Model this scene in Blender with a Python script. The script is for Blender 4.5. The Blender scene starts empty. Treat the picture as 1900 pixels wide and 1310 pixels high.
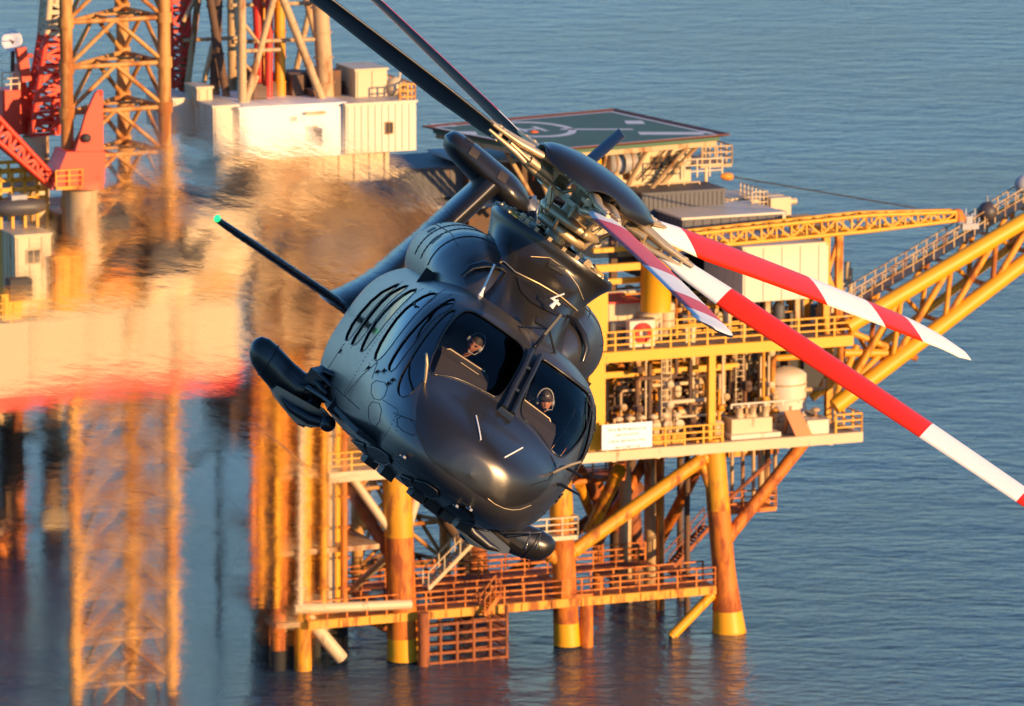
import bpy, bmesh, math, random
import numpy as np
from mathutils import Vector, Matrix
from mathutils.bvhtree import BVHTree
rad = math.radians
random.seed(7)
rng = np.random.default_rng(7)
S = bpy.context.scene
COL = S.collection

# ---------------------------------------------------------------- camera
FP, CAM_H, PITCH = 10850.0, 77.0, rad(10)
cam = bpy.data.cameras.new('camera')
cam.sensor_width = 36.0
cam.lens = FP/1900*36.0
cam.clip_start, cam.clip_end = 1.0, 60000
cam.dof.use_dof = True
cam.dof.focus_distance = 67.5
cam.dof.aperture_fstop = 6.3
camo = bpy.data.objects.new('camera', cam)
camo.location = (0, 0, CAM_H)
camo.rotation_euler = (rad(90)-PITCH, 0, 0)
COL.objects.link(camo)
S.camera = camo
CR = np.array([1, 0, 0.]); CU = np.array([0, math.sin(PITCH), math.cos(PITCH)]); CF = np.array([0, math.cos(PITCH), -math.sin(PITCH)])
CC = np.array([0, 0, CAM_H])
def ray(px, py):
    return CR*(px-950)/FP + CU*(655-py)/FP + CF
def project(p):
    d = np.asarray(p, float)-CC
    z = d @ CF
    return np.stack([950+FP*(d @ CR)/z, 655-FP*(d @ CU)/z], -1)

# ---------------------------------------------------------------- sky, sun, exposure
SUN_AZ, SUN_EL = rad(48), rad(9.5)      # azimuth from straight behind the camera towards the right
to_sun = Vector((math.sin(SUN_AZ)*math.cos(SUN_EL), -math.cos(SUN_AZ)*math.cos(SUN_EL), math.sin(SUN_EL)))
W = bpy.data.worlds.new('World'); S.world = W
W.use_nodes = True
nt = W.node_tree
sky = nt.nodes.new('ShaderNodeTexSky')
sky.sky_type = 'NISHITA'; sky.sun_disc = False
sky.sun_elevation = SUN_EL
sky.sun_rotation = math.atan2(to_sun.x, to_sun.y)
sky.air_density = 1.0; sky.dust_density = 0.2; sky.ozone_density = 5.4
nt.nodes['Background'].inputs['Strength'].default_value = 0.15
nt.links.new(sky.outputs[0], nt.nodes['Background'].inputs['Color'])
sl = bpy.data.lights.new('sun', 'SUN'); sl.energy = 4.0; sl.angle = rad(0.6); sl.color = (1.0, 0.60, 0.26)
so = bpy.data.objects.new('sun', sl); COL.objects.link(so)
so.rotation_euler = to_sun.to_track_quat('Z', 'Y').to_euler()
so.location = to_sun*300
S.view_settings.view_transform = 'Standard'
S.view_settings.look = 'None'
S.view_settings.exposure = 0.98
S.view_settings.gamma = 1.0
S.cycles.max_bounces = 8
S.cycles.transparent_max_bounces = 12
S.cycles.caustics_reflective = False
S.cycles.caustics_refractive = False
S.cycles.sample_clamp_indirect = 6

# ---------------------------------------------------------------- materials
MATS = {}
def mat(name, col, rough=.5, metal=0., coat=0., rust=0., rustcol=(.20, .055, .012), scale=.6, var=.12, bump=0., dirt=0., spec=.5):
    if name in MATS: return MATS[name]
    m = bpy.data.materials.new(name); m.use_nodes = True
    t = m.node_tree; N = t.nodes; L = t.links
    b = N['Principled BSDF']
    b.inputs['Roughness'].default_value = rough
    b.inputs['Metallic'].default_value = metal
    b.inputs['Coat Weight'].default_value = coat
    b.inputs['Coat Roughness'].default_value = .06
    b.inputs['Specular IOR Level'].default_value = spec
    tc = N.new('ShaderNodeTexCoord')
    n1 = N.new('ShaderNodeTexNoise'); n1.inputs['Scale'].default_value = scale; n1.inputs['Detail'].default_value = 6
    L.new(tc.outputs['Object'], n1.inputs['Vector'])
    mx = N.new('ShaderNodeMix'); mx.data_type = 'RGBA'
    mx.inputs['A'].default_value = (*[c*(1-var) for c in col], 1); mx.inputs['B'].default_value = (*[min(1, c*(1+var)) for c in col], 1)
    L.new(n1.outputs['Fac'], mx.inputs['Factor'])
    out = mx.outputs['Result']
    if rust > 0:
        mp = N.new('ShaderNodeMapping'); mp.inputs['Scale'].default_value = (1.3, 1.3, .35)
        L.new(tc.outputs['Object'], mp.inputs['Vector'])
        n2 = N.new('ShaderNodeTexNoise'); n2.inputs['Scale'].default_value = scale*1.6; n2.inputs['Detail'].default_value = 8; n2.inputs['Roughness'].default_value = .65
        L.new(mp.outputs[0], n2.inputs['Vector'])
        r = N.new('ShaderNodeMapRange'); r.inputs['From Min'].default_value = .68-rust*.36; r.inputs['From Max'].default_value = .80-rust*.36
        L.new(n2.outputs['Fac'], r.inputs['Value'])
        m2 = N.new('ShaderNodeMix'); m2.data_type = 'RGBA'
        L.new(r.outputs[0], m2.inputs['Factor']); L.new(out, m2.inputs['A']); m2.inputs['B'].default_value = (*rustcol, 1)
        out = m2.outputs['Result']
        rr = N.new('ShaderNodeMapRange'); rr.inputs['To Min'].default_value = rough; rr.inputs['To Max'].default_value = .85
        L.new(r.outputs[0], rr.inputs['Value']); L.new(rr.outputs[0], b.inputs['Roughness'])
    L.new(out, b.inputs['Base Color'])
    if bump > 0:
        bn = N.new('ShaderNodeBump'); bn.inputs['Strength'].default_value = bump; bn.inputs['Distance'].default_value = .02
        n3 = N.new('ShaderNodeTexNoise'); n3.inputs['Scale'].default_value = scale*4; n3.inputs['Detail'].default_value = 3
        L.new(tc.outputs['Object'], n3.inputs['Vector']); L.new(n3.outputs['Fac'], bn.inputs['Height']); L.new(bn.outputs[0], b.inputs['Normal'])
    MATS[name] = m
    return m

def glass_mat(name, tint, ior=1.5, rough=.03):
    """thin tinted pane: clear straight through, mirror-like by Fresnel"""
    if name in MATS: return MATS[name]
    m = bpy.data.materials.new(name); m.use_nodes = True
    t = m.node_tree; N = t.nodes; L = t.links
    N.remove(N['Principled BSDF'])
    fr = N.new('ShaderNodeFresnel'); fr.inputs['IOR'].default_value = ior
    tr = N.new('ShaderNodeBsdfTransparent'); tr.inputs['Color'].default_value = (*tint, 1)
    gl = N.new('ShaderNodeBsdfGlossy'); gl.inputs['Roughness'].default_value = rough
    mx = N.new('ShaderNodeMixShader')
    L.new(fr.outputs[0], mx.inputs[0]); L.new(tr.outputs[0], mx.inputs[1]); L.new(gl.outputs[0], mx.inputs[2])
    L.new(mx.outputs[0], N['Material Output'].inputs['Surface'])
    MATS[name] = m
    return m

# ---------------------------------------------------------------- mesh builder
BASE = {}
class MB:
    def __init__(s): s.v = []; s.n = 0; s.f = []; s.sm = []; s.mi = []; s.cuts = []
    def add(s, verts, faces, smooth=False, mi=0):
        verts = np.asarray(verts, float)
        s.v.append(verts)
        o = s.n
        for f in faces: s.f.append([i+o for i in f])
        s.sm += ([smooth]*len(faces) if isinstance(smooth, bool) else list(smooth))
        s.mi += ([mi]*len(faces) if isinstance(mi, int) else list(mi))
        s.n += len(verts)
        return s
    def box(s, a, b, mi=0):
        x0, y0, z0 = np.minimum(a, b); x1, y1, z1 = np.maximum(a, b)
        v = [(x0,y0,z0),(x1,y0,z0),(x1,y1,z0),(x0,y1,z0),(x0,y0,z1),(x1,y0,z1),(x1,y1,z1),(x0,y1,z1)]
        return s.add(v, [(3,2,1,0),(4,5,6,7),(0,1,5,4),(1,2,6,5),(2,3,7,6),(3,0,4,7)], mi=mi)
    def beam(s, p, q, w, h=None, up=(0, 0, 1), mi=0):
        h = h or w
        p = np.asarray(p, float); q = np.asarray(q, float); d = q-p; d = d/np.linalg.norm(d)
        up = np.asarray(up, float)
        if abs(d @ up) > .97: up = np.array([1., 0, 0])
        a = np.cross(d, up); a /= np.linalg.norm(a); b = np.cross(a, d)
        v = [e+a*sa*w/2+b*sb*h/2 for e in (p, q) for sa, sb in ((-1,-1),(1,-1),(1,1),(-1,1))]
        return s.add(v, [(0,1,2,3),(7,6,5,4),(1,0,4,5),(2,1,5,6),(3,2,6,7),(0,3,7,4)], mi=mi)
    def tube(s, p, q, r, r1=None, n=8, caps=True, mi=0):
        r1 = r if r1 is None else r1
        return s.path([p, q], [r, r1], n, caps, mi)
    def path(s, pts, r, n=8, caps=True, mi=0, sx=1.0, up=None):
        pts = np.asarray(pts, float); k = len(pts)
        r = np.full(k, r) if np.isscalar(r) else np.asarray(r, float)
        t = np.gradient(pts, axis=0) if k > 2 else np.array([pts[1]-pts[0]]*2)
        t /= np.linalg.norm(t, axis=1)[:, None]+1e-12
        ref = np.array([0, 0, 1.]) if up is None else np.asarray(up, float)
        if abs(t[0] @ ref) > .95: ref = np.array([0, 1., 0])
        rings = []
        a = np.cross(t[0], ref); a /= np.linalg.norm(a)
        for i in range(k):
            a = a-t[i]*(a @ t[i]); a /= np.linalg.norm(a); b = np.cross(t[i], a)
            ang = np.arange(n)*2*math.pi/n
            rings.append(pts[i]+r[i]*(np.cos(ang)[:, None]*a*sx+np.sin(ang)[:, None]*b))
        v = np.concatenate(rings)
        f = [(i*n+j, i*n+(j+1) % n, (i+1)*n+(j+1) % n, (i+1)*n+j) for i in range(k-1) for j in range(n)]
        s.add(v, f, True, mi)
        if caps:
            s.add(rings[0], [tuple(range(n))[::-1]], False, mi); s.add(rings[-1], [tuple(range(n))], False, mi)
        return s
    def lathe(s, prof, o, axis=(0, 0, 1), n=24, mi=0, sx=1., sy=1., ref=None):
        """prof: (radius, height along the axis)"""
        ax = np.asarray(axis, float); ax /= np.linalg.norm(ax)
        rf = np.array([1., 0, 0]) if ref is None else np.asarray(ref, float)
        if abs(ax @ rf) > .95: rf = np.array([0, 1., 0])
        a = rf-ax*(rf @ ax); a /= np.linalg.norm(a); b = np.cross(ax, a)
        ang = np.arange(n)*2*math.pi/n
        v = np.concatenate([np.asarray(o)+ax*h+max(r, 1e-4)*(np.cos(ang)[:, None]*a*sx+np.sin(ang)[:, None]*b*sy) for r, h in prof])
        k = len(prof)
        return s.add(v, [(i*n+j, i*n+(j+1) % n, (i+1)*n+(j+1) % n, (i+1)*n+j) for i in range(k-1) for j in range(n)], True, mi)
    def ball(s, c, r, n=12, mi=0, lo=-90, hi=90):
        r = np.full(3, r) if np.isscalar(r) else np.asarray(r, float)
        lat = np.linspace(rad(lo), rad(hi), n//2+1); ang = np.arange(n)*2*math.pi/n
        v = np.array([[math.cos(l)*math.cos(a), math.cos(l)*math.sin(a), math.sin(l)] for l in lat for a in ang])*r+np.asarray(c)
        return s.add(v, [(i*n+j, i*n+(j+1) % n, (i+1)*n+(j+1) % n, (i+1)*n+j) for i in range(len(lat)-1) for j in range(n)], True, mi)
    def loft(s, rings, close=True, caps=True, mi=0, smooth=True):
        k = len(rings); n = len(rings[0])
        v = np.concatenate([np.asarray(r, float) for r in rings])
        m = n if close else n-1
        s.add(v, [(i*n+j, i*n+(j+1) % n, (i+1)*n+(j+1) % n, (i+1)*n+j) for i in range(k-1) for j in range(m)], smooth, mi)
        if caps and close:
            s.add(rings[0], [tuple(range(n))[::-1]], False, mi); s.add(rings[-1], [tuple(range(n))], False, mi)
        return s
    def slab(s, poly, z0, z1, mi=0):
        """vertical prism over a counter-clockwise polygon (u,v)"""
        n = len(poly)
        v = [(x, y, z0) for x, y in poly]+[(x, y, z1) for x, y in poly]
        return s.add(v, [tuple(range(n))[::-1], tuple(range(n, 2*n))]+[(i, (i+1) % n, n+(i+1) % n, n+i) for i in range(n)], mi=mi)
    def rail(s, pts, h=1.1, step=1.5, r=.035, bars=3, n=5):
        pts = [np.asarray(p, float) for p in pts]
        for a, b in zip(pts[:-1], pts[1:]):
            d = np.linalg.norm(b-a); k = max(1, int(round(d/step)))
            for i in range(k+1):
                p = a+(b-a)*i/k
                s.beam(p, p+[0, 0, h], r*2)
            for j in range(1, bars+1):
                z = np.array([0, 0, h*j/bars]); s.beam(a+z, b+z, r*1.7)
        return s
    def stair(s, a, b, w=.8, steps=12, side=(0, 1, 0)):
        a = np.asarray(a, float); b = np.asarray(b, float); sd = np.asarray(side, float)*w/2
        for k in (-1, 1):
            s.beam(a+sd*k, b+sd*k, .08, .25)
            s.beam(a+sd*k+[0, 0, 1], b+sd*k+[0, 0, 1], .06)
            for i in range(4):
                p = a+(b-a)*i/3+sd*k; s.beam(p, p+[0, 0, 1], .05)
        for i in range(steps):
            p = a+(b-a)*(i+.5)/steps; s.beam(p-sd, p+sd, .25, .05)
        return s
    def cut(s): s.cuts.append((len(s.f), s.n)); return s
    def each(s, name, mats, parent):
        """one object per piece between cuts"""
        V = np.concatenate(s.v); f0 = n0 = 0; out = []
        for f1, n1 in s.cuts:
            if f1 > f0:
                m = MB(); m.v = [V[n0:n1]]; m.n = n1-n0; m.f = [[i-n0 for i in f] for f in s.f[f0:f1]]; m.sm = s.sm[f0:f1]; m.mi = s.mi[f0:f1]
                out.append(m.build(name, mats, parent))
            f0, n0 = f1, n1
        return out
    def mesh(s, name, mats, base):
        me = bpy.data.meshes.new(name)
        v = np.concatenate(s.v)-np.asarray(base)
        me.from_pydata(v.tolist(), [], s.f)
        me.polygons.foreach_set('use_smooth', s.sm)
        for m in (mats if isinstance(mats, (list, tuple)) else [mats]): me.materials.append(m)
        me.polygons.foreach_set('material_index', s.mi)
        me.update()
        return me
    def build(s, name, mats, parent):
        o = bpy.data.objects.new(name, s.mesh(name, mats, BASE[parent.name]))
        COL.objects.link(o); o.parent = parent; BASE[o.name] = BASE[parent.name]
        return o
    def single(s, name, mats, label, cat, frame, base=None, group=None, kind=None):
        v = np.concatenate(s.v)
        if base is None: base = np.array([(v[:, 0].min()+v[:, 0].max())/2, (v[:, 1].min()+v[:, 1].max())/2, v[:, 2].min()])
        o = bpy.data.objects.new(name, s.mesh(name, mats, base))
        COL.objects.link(o); o.matrix_world = frame @ Matrix.Translation(base); BASE[o.name] = np.asarray(base, float)
        return tag(o, label, cat, group, kind)
def tag(o, label=None, cat=None, group=None, kind=None):
    for k, x in (('label', label), ('category', cat), ('group', group), ('kind', kind)):
        if x: o[k] = x
    return o
def thing(name, label, cat, frame, base, group=None):
    o = bpy.data.objects.new(name, None); o.empty_display_size = .3
    COL.objects.link(o); o.matrix_world = frame @ Matrix.Translation(base); BASE[o.name] = np.asarray(base, float)
    return tag(o, label, cat, group)
def hermite(xs, ys, x):
    xs = np.asarray(xs, float); ys = np.asarray(ys, float)
    d = np.diff(ys)/np.diff(xs); m = np.zeros(len(xs)); m[0] = d[0]; m[-1] = d[-1]
    for i in range(1, len(xs)-1): m[i] = 0 if d[i-1]*d[i] <= 0 else 2*d[i-1]*d[i]/(d[i-1]+d[i])
    i = np.clip(np.searchsorted(xs, x)-1, 0, len(xs)-2)
    h = xs[i+1]-xs[i]; t = (x-xs[i])/h
    return (2*t**3-3*t**2+1)*ys[i]+(t**3-2*t**2+t)*h*m[i]+(-2*t**3+3*t**2)*ys[i+1]+(t**3-t**2)*h*m[i+1]
def inside(poly, p):
    """points p (n,2) inside polygon"""
    poly = np.asarray(poly, float); x, y = p[:, 0], p[:, 1]
    r = np.zeros(len(p), bool); j = len(poly)-1
    for i in range(len(poly)):
        xi, yi = poly[i]; xj, yj = poly[j]
        c = ((yi > y) != (yj > y)) & (x < (xj-xi)*(y-yi)/((yj-yi) or 1e-9)+xi)
        r ^= c; j = i
    return r

# ---------------------------------------------------------------- the sea
def sea():
    m = bpy.data.materials.new('sea_water'); m.use_nodes = True
    t = m.node_tree; N = t.nodes; L = t.links
    b = N['Principled BSDF']
    b.inputs['Base Color'].default_value = (.028, .056, .085, 1)
    b.inputs['Roughness'].default_value = .12
    b.inputs['IOR'].default_value = 1.33
    tc = N.new('ShaderNodeTexCoord')
    h = None
    for sc, amp, det, st in ((.16, 1.1, 3, 1.5), (.6, .52, 4, 1.9), (2.1, .17, 5, 1.4)):
        mp = N.new('ShaderNodeMapping'); mp.inputs['Scale'].default_value = (sc, sc*st, sc); mp.inputs['Rotation'].default_value = (0, 0, rad(12))
        n = N.new('ShaderNodeTexNoise'); n.inputs['Scale'].default_value = 1; n.inputs['Detail'].default_value = det; n.inputs['Roughness'].default_value = .55
        mu = N.new('ShaderNodeMath'); mu.operation = 'MULTIPLY'; mu.inputs[1].default_value = amp
        L.new(tc.outputs['Object'], mp.inputs['Vector']); L.new(mp.outputs[0], n.inputs['Vector']); L.new(n.outputs['Fac'], mu.inputs[0])
        if sc > .3:
            # wind patches: stretches of rougher and calmer water
            pt = N.new('ShaderNodeTexNoise'); pt.inputs['Scale'].default_value = .022 if sc < 1 else .045; pt.inputs['Detail'].default_value = 3; L.new(tc.outputs['Object'], pt.inputs['Vector'])
            rg = N.new('ShaderNodeMapRange'); rg.inputs['From Min'].default_value = .35; rg.inputs['From Max'].default_value = .65; rg.inputs['To Min'].default_value = amp*.65; rg.inputs['To Max'].default_value = amp*1.35
            L.new(pt.outputs['Fac'], rg.inputs['Value']); L.new(rg.outputs[0], mu.inputs[1])
        if h is None: h = mu.outputs[0]
        else:
            ad = N.new('ShaderNodeMath'); L.new(h, ad.inputs[0]); L.new(mu.outputs[0], ad.inputs[1]); h = ad.outputs[0]
    bp = N.new('ShaderNodeBump'); bp.inputs['Strength'].default_value = .6; bp.inputs['Distance'].default_value = 1.0
    L.new(h, bp.inputs['Height']); L.new(bp.outputs[0], b.inputs['Normal'])
    mb = MB(); R = 30000
    mb.add([(-R, -R, 0), (R, -R, 0), (R, R, 0), (-R, R, 0)], [(0, 1, 2, 3)])
    mb.single('sea', m, 'open blue sea with wind ripples', 'sea', Matrix(), (0, 0, 0), kind='structure')
sea()
# ================================================================ the helicopter
HUB_PX, HUB_D = (1085, 372), 70.0
def _hf():
    F = np.array([.11, -.075, .99]); F /= np.linalg.norm(F)
    U = np.array([.575, .818, 0]); U = U-F*(U @ F); U /= np.linalg.norm(U)
    Lt = np.cross(U, F)
    M = np.stack([CR, CU, -CF], 1)
    return M @ F, M @ Lt, M @ U, CC+ray(*HUB_PX)*HUB_D
hF, hL, hU, hO = _hf()
HM = Matrix(((hF[0], hL[0], hU[0], hO[0]), (hF[1], hL[1], hU[1], hO[1]), (hF[2], hL[2], hU[2], hO[2]), (0, 0, 0, 1)))
HR = np.stack([hF, hL, hU], 1)
def h2w(p): return np.asarray(p, float) @ HR.T+hO
def at_x(px, py, x):
    """(y, z) of a pixel at station x of the helicopter"""
    d = ray(px, py); t = ((hO+hF*x-CC) @ hF)/(d @ hF); p = CC+d*t-hO
    return p @ hL, p @ hU

M_body = mat('heli_paint', (.135, .125, .115), rough=.33, metal=.8, coat=.12, scale=1.5, var=.10)
M_nose = mat('heli_nose_paint', (.05, .046, .042), rough=.30, metal=.7, coat=.12, scale=1.5, var=.05)
M_black = mat('heli_black', (.012, .012, .013), rough=.35, scale=3, coat=.2)
M_seal = mat('heli_seal', (.008, .008, .009), rough=.55)
M_dark = mat('heli_dark_trim', (.02, .021, .023), rough=.5)
M_steel = mat('heli_steel', (.55, .53, .5), rough=.28, metal=1.)
M_hub = mat('heli_hub_metal', (.64, .48, .27), rough=.42, metal=.6, scale=6, var=.35)
M_white = mat('heli_white', (.78, .76, .72), rough=.42, spec=.3, var=.05, rust=.10, rustcol=(.45, .40, .34), scale=3)
M_red = mat('heli_red', (.62, .022, .003), rough=.42, spec=.3, var=.10, rust=.10, rustcol=(.22, .03, .02), scale=3)
M_grey = mat('heli_grey', (.3, .3, .3), rough=.4)
M_brown = mat('cockpit_hood', (.035, .028, .024), rough=.75)
M_cab = mat('cabin_dark', (.012, .012, .014), rough=.8)
M_glass = glass_mat('windshield_glass', (.92, .93, .94), 1.33)
M_pane = glass_mat('cabin_glass', (.012, .013, .014), 2.5, .08)

heli = thing('helicopter', 'dark grey helicopter banking in flight with red and white striped rotor blades', 'helicopter', HM, (0, 0, 0))

ST = np.array([
 # x, ztop, zbot, w, zw, nt, nb
 (-10.1, -2.25, -2.45, .10, -2.35, 2, 2), (-9.9, -2.1, -2.62, .26, -2.35, 2, 2),
 (-8.0, -2.05, -2.78, .36, -2.42, 2, 2), (-6.0, -2.0, -3.0, .55, -2.48, 2.2, 2.2), (-4.5, -1.93, -3.35, .86, -2.55, 2.5, 2.4),
 (-3.2, -1.82, -3.72, 1.2, -2.68, 2.8, 2.7), (-2.3, -1.70, -3.9, 1.33, -2.73, 3, 3), (-1.5, -1.65, -3.97, 1.37, -2.75, 3.1, 3.2),
 (1.5, -1.63, -3.97, 1.37, -2.75, 3.1, 3.1), (2.5, -1.66, -3.96, 1.35, -2.75, 3.1, 3.0), (3.0, -1.75, -3.95, 1.32, -2.78, 3, 2.9),
 (3.4, -1.95, -3.94, 1.28, -2.83, 2.9, 2.8), (3.8, -2.25, -3.92, 1.22, -2.92, 2.7, 2.7), (4.2, -2.57, -3.89, 1.15, -3.02, 2.8, 2.7),
 (4.5, -2.70, -3.87, 1.07, -3.12, 2.8, 2.7), (4.9, -2.82, -3.81, .92, -3.24, 2.8, 2.6), (5.2, -2.93, -3.72, .72, -3.32, 2.8, 2.5),
 (5.38, -3.03, -3.62, .49, -3.36, 2.6, 2.4), (5.46, -3.16, -3.52, .26, -3.37, 2.2, 2.2), (5.482, -3.365, -3.375, .004, -3.37, 2, 2)])
def section(x, ang):
    p = [hermite(ST[:, 0], ST[:, i], x) for i in range(1, 7)]
    zt, zb, w, zw, nt_, nb_ = p
    c, s = np.cos(ang), np.sin(ang)
    n = np.where(s >= 0, nt_, nb_)
    y = w*np.sign(c)*np.abs(c)**(2/n)
    z = zw+np.where(s >= 0, zt-zw, zw-zb)*np.sign(s)*np.abs(s)**(2/n)
    return y, z
NA = 420
xs = np.concatenate([np.linspace(-10.1, -3, 80), np.linspace(-2.97, 5.0, 400), 5.0+.482*np.sin(np.linspace(.02, 1, 40)*math.pi/2)])
# even arc-length spacing round the section
ang0 = np.linspace(0, 2*math.pi, 4001)
yy, zz = section(1.5, ang0)
arc = np.concatenate([[0], np.cumsum(np.hypot(np.diff(yy), np.diff(zz)))])
ANG = np.interp(np.linspace(0, arc[-1], NA+1)[:-1], arc, ang0)
FV = np.zeros((len(xs), NA, 3))
for i, x in enumerate(xs):
    y, z = section(np.float64(x), ANG); FV[i, :, 0] = x; FV[i, :, 1] = y-.3*min(1, max(0, (-5-x)/4))**2; FV[i, :, 2] = z
NX = len(xs)
FVf = FV.reshape(-1, 3)
gi, gj = np.meshgrid(np.arange(NX-1), np.arange(NA), indexing='ij')
FQ = np.stack([gi*NA+gj, gi*NA+(gj+1) % NA, (gi+1)*NA+(gj+1) % NA, (gi+1)*NA+gj], -1).reshape(-1, 4)
FCen = FVf[FQ].mean(1)
a_ = FVf[FQ[:, 2]]-FVf[FQ[:, 0]]; b_ = FVf[FQ[:, 3]]-FVf[FQ[:, 1]]
FNor = np.cross(a_, b_); FNor /= np.linalg.norm(FNor, axis=1)[:, None]+1e-12
if (FNor[:, 1]*FCen[:, 1]).mean() < 0: FQ = FQ[:, ::-1]; FNor = -FNor
CPX = project(h2w(FCen)); VD = h2w(FCen)-CC
FRONT = (np.einsum('ij,ij->i', FNor @ HR.T, VD) < 0)
MIR = FCen*[1, -1, 1]; CPXm = project(h2w(MIR)); FRONTm = (np.einsum('ij,ij->i', (FNor*[1, -1, 1]) @ HR.T, h2w(MIR)-CC) < 0)
BV = BVHTree.FromPolygons(FVf.tolist(), FQ[:, ::-1].tolist())
CCl = (CC-hO) @ HR
def on_body(px, py, bvh=None):
    d = ray(px, py) @ HR; d = d/np.linalg.norm(d)
    h = (bvh or BV).ray_cast(Vector(CCl), Vector(d), 200)
    return (np.array(h[0]), np.array(h[1])) if h[0] is not None else (None, None)
def on_line(pts, bvh=None, n=10, lift=.004, closed=False):
    pts = list(pts)+([pts[0]] if closed else [])
    out = []
    for a, b in zip(pts[:-1], pts[1:]):
        for k in range(n):
            t = k/n; p, nr = on_body(a[0]+(b[0]-a[0])*t, a[1]+(b[1]-a[1])*t, bvh)
            if p is not None:
                if nr @ (CCl-p) < 0: nr = -nr
                out.append(p+nr*lift)
    p, nr = on_body(*pts[-1], bvh)
    if p is not None: out.append(p+(nr if nr @ (CCl-p) > 0 else -nr)*lift)
    return np.array(out)
def smooth_poly(p, it=2):
    p = np.asarray(p, float)
    for _ in range(it):
        q = np.roll(p, -1, 0); p = np.stack([p*.75+q*.25, p*.25+q*.75], 1).reshape(-1, 2)
    return p

WSL = [(792,694),(804,655),(822,617),(846,586),(862,576),(880,577),(930,610),(977,645),(966,680),(928,742),(902,728),(866,709),(832,697)]
WSR = [(1000,662),(1020,674),(1088,724),(1096,740),(1095,778),(1082,812),(1055,842),(1040,850),(1024,838),(990,790),(962,771),(978,722)]
SW = [
 [(638,631),(657,592),(698,546),(737,526),(744,527),(708,554),(671,600),(647,633)],
 [(649,638),(679,592),(716,548),(750,529),(761,530),(729,554),(698,591),(670,630),(658,642)],
 [(666,652),(688,607),(720,568),(755,540),(779,534),(750,561),(721,593),(693,630),(675,653)],
 [(692,665),(709,627),(743,579),(778,552),(803,542),(813,546),(778,575),(743,618),(718,653),(700,671)],
 [(718,684),(730,660),(752,628),(782,594),(812,568),(838,553),(846,556),(836,574),(806,590),(780,622),(755,654),(728,692)]]
DOORW = [(736,728),(741,702),(764,662),(794,617),(826,582),(843,573),(846,579),(826,604),(806,645),(794,688),(786,706),(764,730),(746,739)]
wins = [('windshield', WSL, False, M_glass), ('windshield', WSR, False, M_glass)] + [('cabin_window', w, True, M_pane) for w in SW] + [('door_window', DOORW, False, M_pane)]
owner = np.zeros(len(FQ), int)
k = 0; panes = []
for nm, poly, mir, mt in wins:
    sp = smooth_poly(poly, 1 if any(poly is w_ for w_ in SW) else 2)
    k += 1; owner[inside(sp, CPX) & FRONT & (FCen[:, 0] > -2.8)] = k; panes.append((nm, mt))
    if mir:
        k += 1; owner[inside(sp, CPXm) & FRONTm & (FCen[:, 0] > -2.8)] = k; panes.append((nm, mt))
# nose hood takes the body paint, its darker reflection put into the colour
def face_mesh(sel, name, mats, parent, off=0.):
    q = FQ[sel]; u, inv = np.unique(q, return_inverse=True)
    v = FVf[u]
    if off:
        nv = np.zeros_like(FVf); np.add.at(nv, FQ.ravel(), np.repeat(FNor, 4, 0)); nv /= np.linalg.norm(nv, axis=1)[:, None]+1e-9
        v = v+nv[u]*off
    mb = MB(); mb.add(v, inv.reshape(-1, 4).tolist(), True)
    return mb, sel
mb, sel = face_mesh(owner == 0, 'fuselage', None, heli)
hoodpx = smooth_poly([(800,694),(866,712),(926,748),(962,775),(1022,842),(1034,860),(1020,905),(985,935),(930,945),(880,915),(820,868),(780,800),(778,735)])
fus = mb.build('fuselage', M_body, heli)
def signed(poly, p):
    d = np.full(len(p), 1e9)
    for a, b in zip(poly, np.roll(poly, -1, 0)):
        e = b-a; t = np.clip(((p-a) @ e)/(e @ e), 0, 1); d = np.minimum(d, np.linalg.norm(p-(a+t[:, None]*e), axis=1))
    return np.where(inside(poly, p), d, -d)
uq = np.unique(FQ[owner == 0])
fv = FVf[uq]
nv = np.zeros_like(FVf); np.add.at(nv, FQ.ravel(), np.repeat(FNor, 4, 0))
def hood_mask(v, n):
    s_ = signed(hoodpx, project(h2w(v))); fr = np.einsum('ij,ij->i', n @ HR.T, h2w(v)-CC) < 0
    return np.where(fr & (v[:, 0] > 2), s_, -50)
mk = np.maximum(hood_mask(fv, nv[uq]), hood_mask(fv*[1, -1, 1], nv[uq]*[1, -1, 1]))
li = np.zeros(len(fus.data.loops), np.int32); fus.data.loops.foreach_get('vertex_index', li)
hv = np.clip(mk/40+.5, 0, 1)[li]
fus.data.uv_layers.new(name='hood').data.foreach_set('uv', np.stack([hv, hv], 1).ravel().astype(np.float32))
def paint_reflection(m, col, rough):  # mixes a darker reflection into the base colour inside the hood mask
    t = m.node_tree; N = t.nodes; L = t.links; b = N['Principled BSDF']
    u = N.new('ShaderNodeUVMap'); u.uv_map = 'hood'; sx = N.new('ShaderNodeSeparateXYZ'); L.new(u.outputs[0], sx.inputs[0])
    r = N.new('ShaderNodeMapRange'); r.inputs['From Min'].default_value = .49; r.inputs['From Max'].default_value = .53; L.new(sx.outputs[0], r.inputs['Value'])
    src = b.inputs['Base Color'].links[0].from_socket
    mx = N.new('ShaderNodeMix'); mx.data_type = 'RGBA'; L.new(r.outputs[0], mx.inputs['Factor']); L.new(src, mx.inputs['A']); mx.inputs['B'].default_value = (*col, 1); L.new(mx.outputs['Result'], b.inputs['Base Color'])
    rr = N.new('ShaderNodeMapRange'); rr.inputs['To Min'].default_value = b.inputs['Roughness'].default_value; rr.inputs['To Max'].default_value = rough; L.new(r.outputs[0], rr.inputs['Value']); L.new(rr.outputs[0], b.inputs['Roughness'])
M_skin2 = mat('heli_paint_dark_reflection', (.135, .125, .115), rough=.34, metal=.8, coat=.10, scale=1.5, var=.16)  # body paint with the hood's dark reflection painted in
paint_reflection(M_skin2, (.072, .067, .062), .30)
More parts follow.
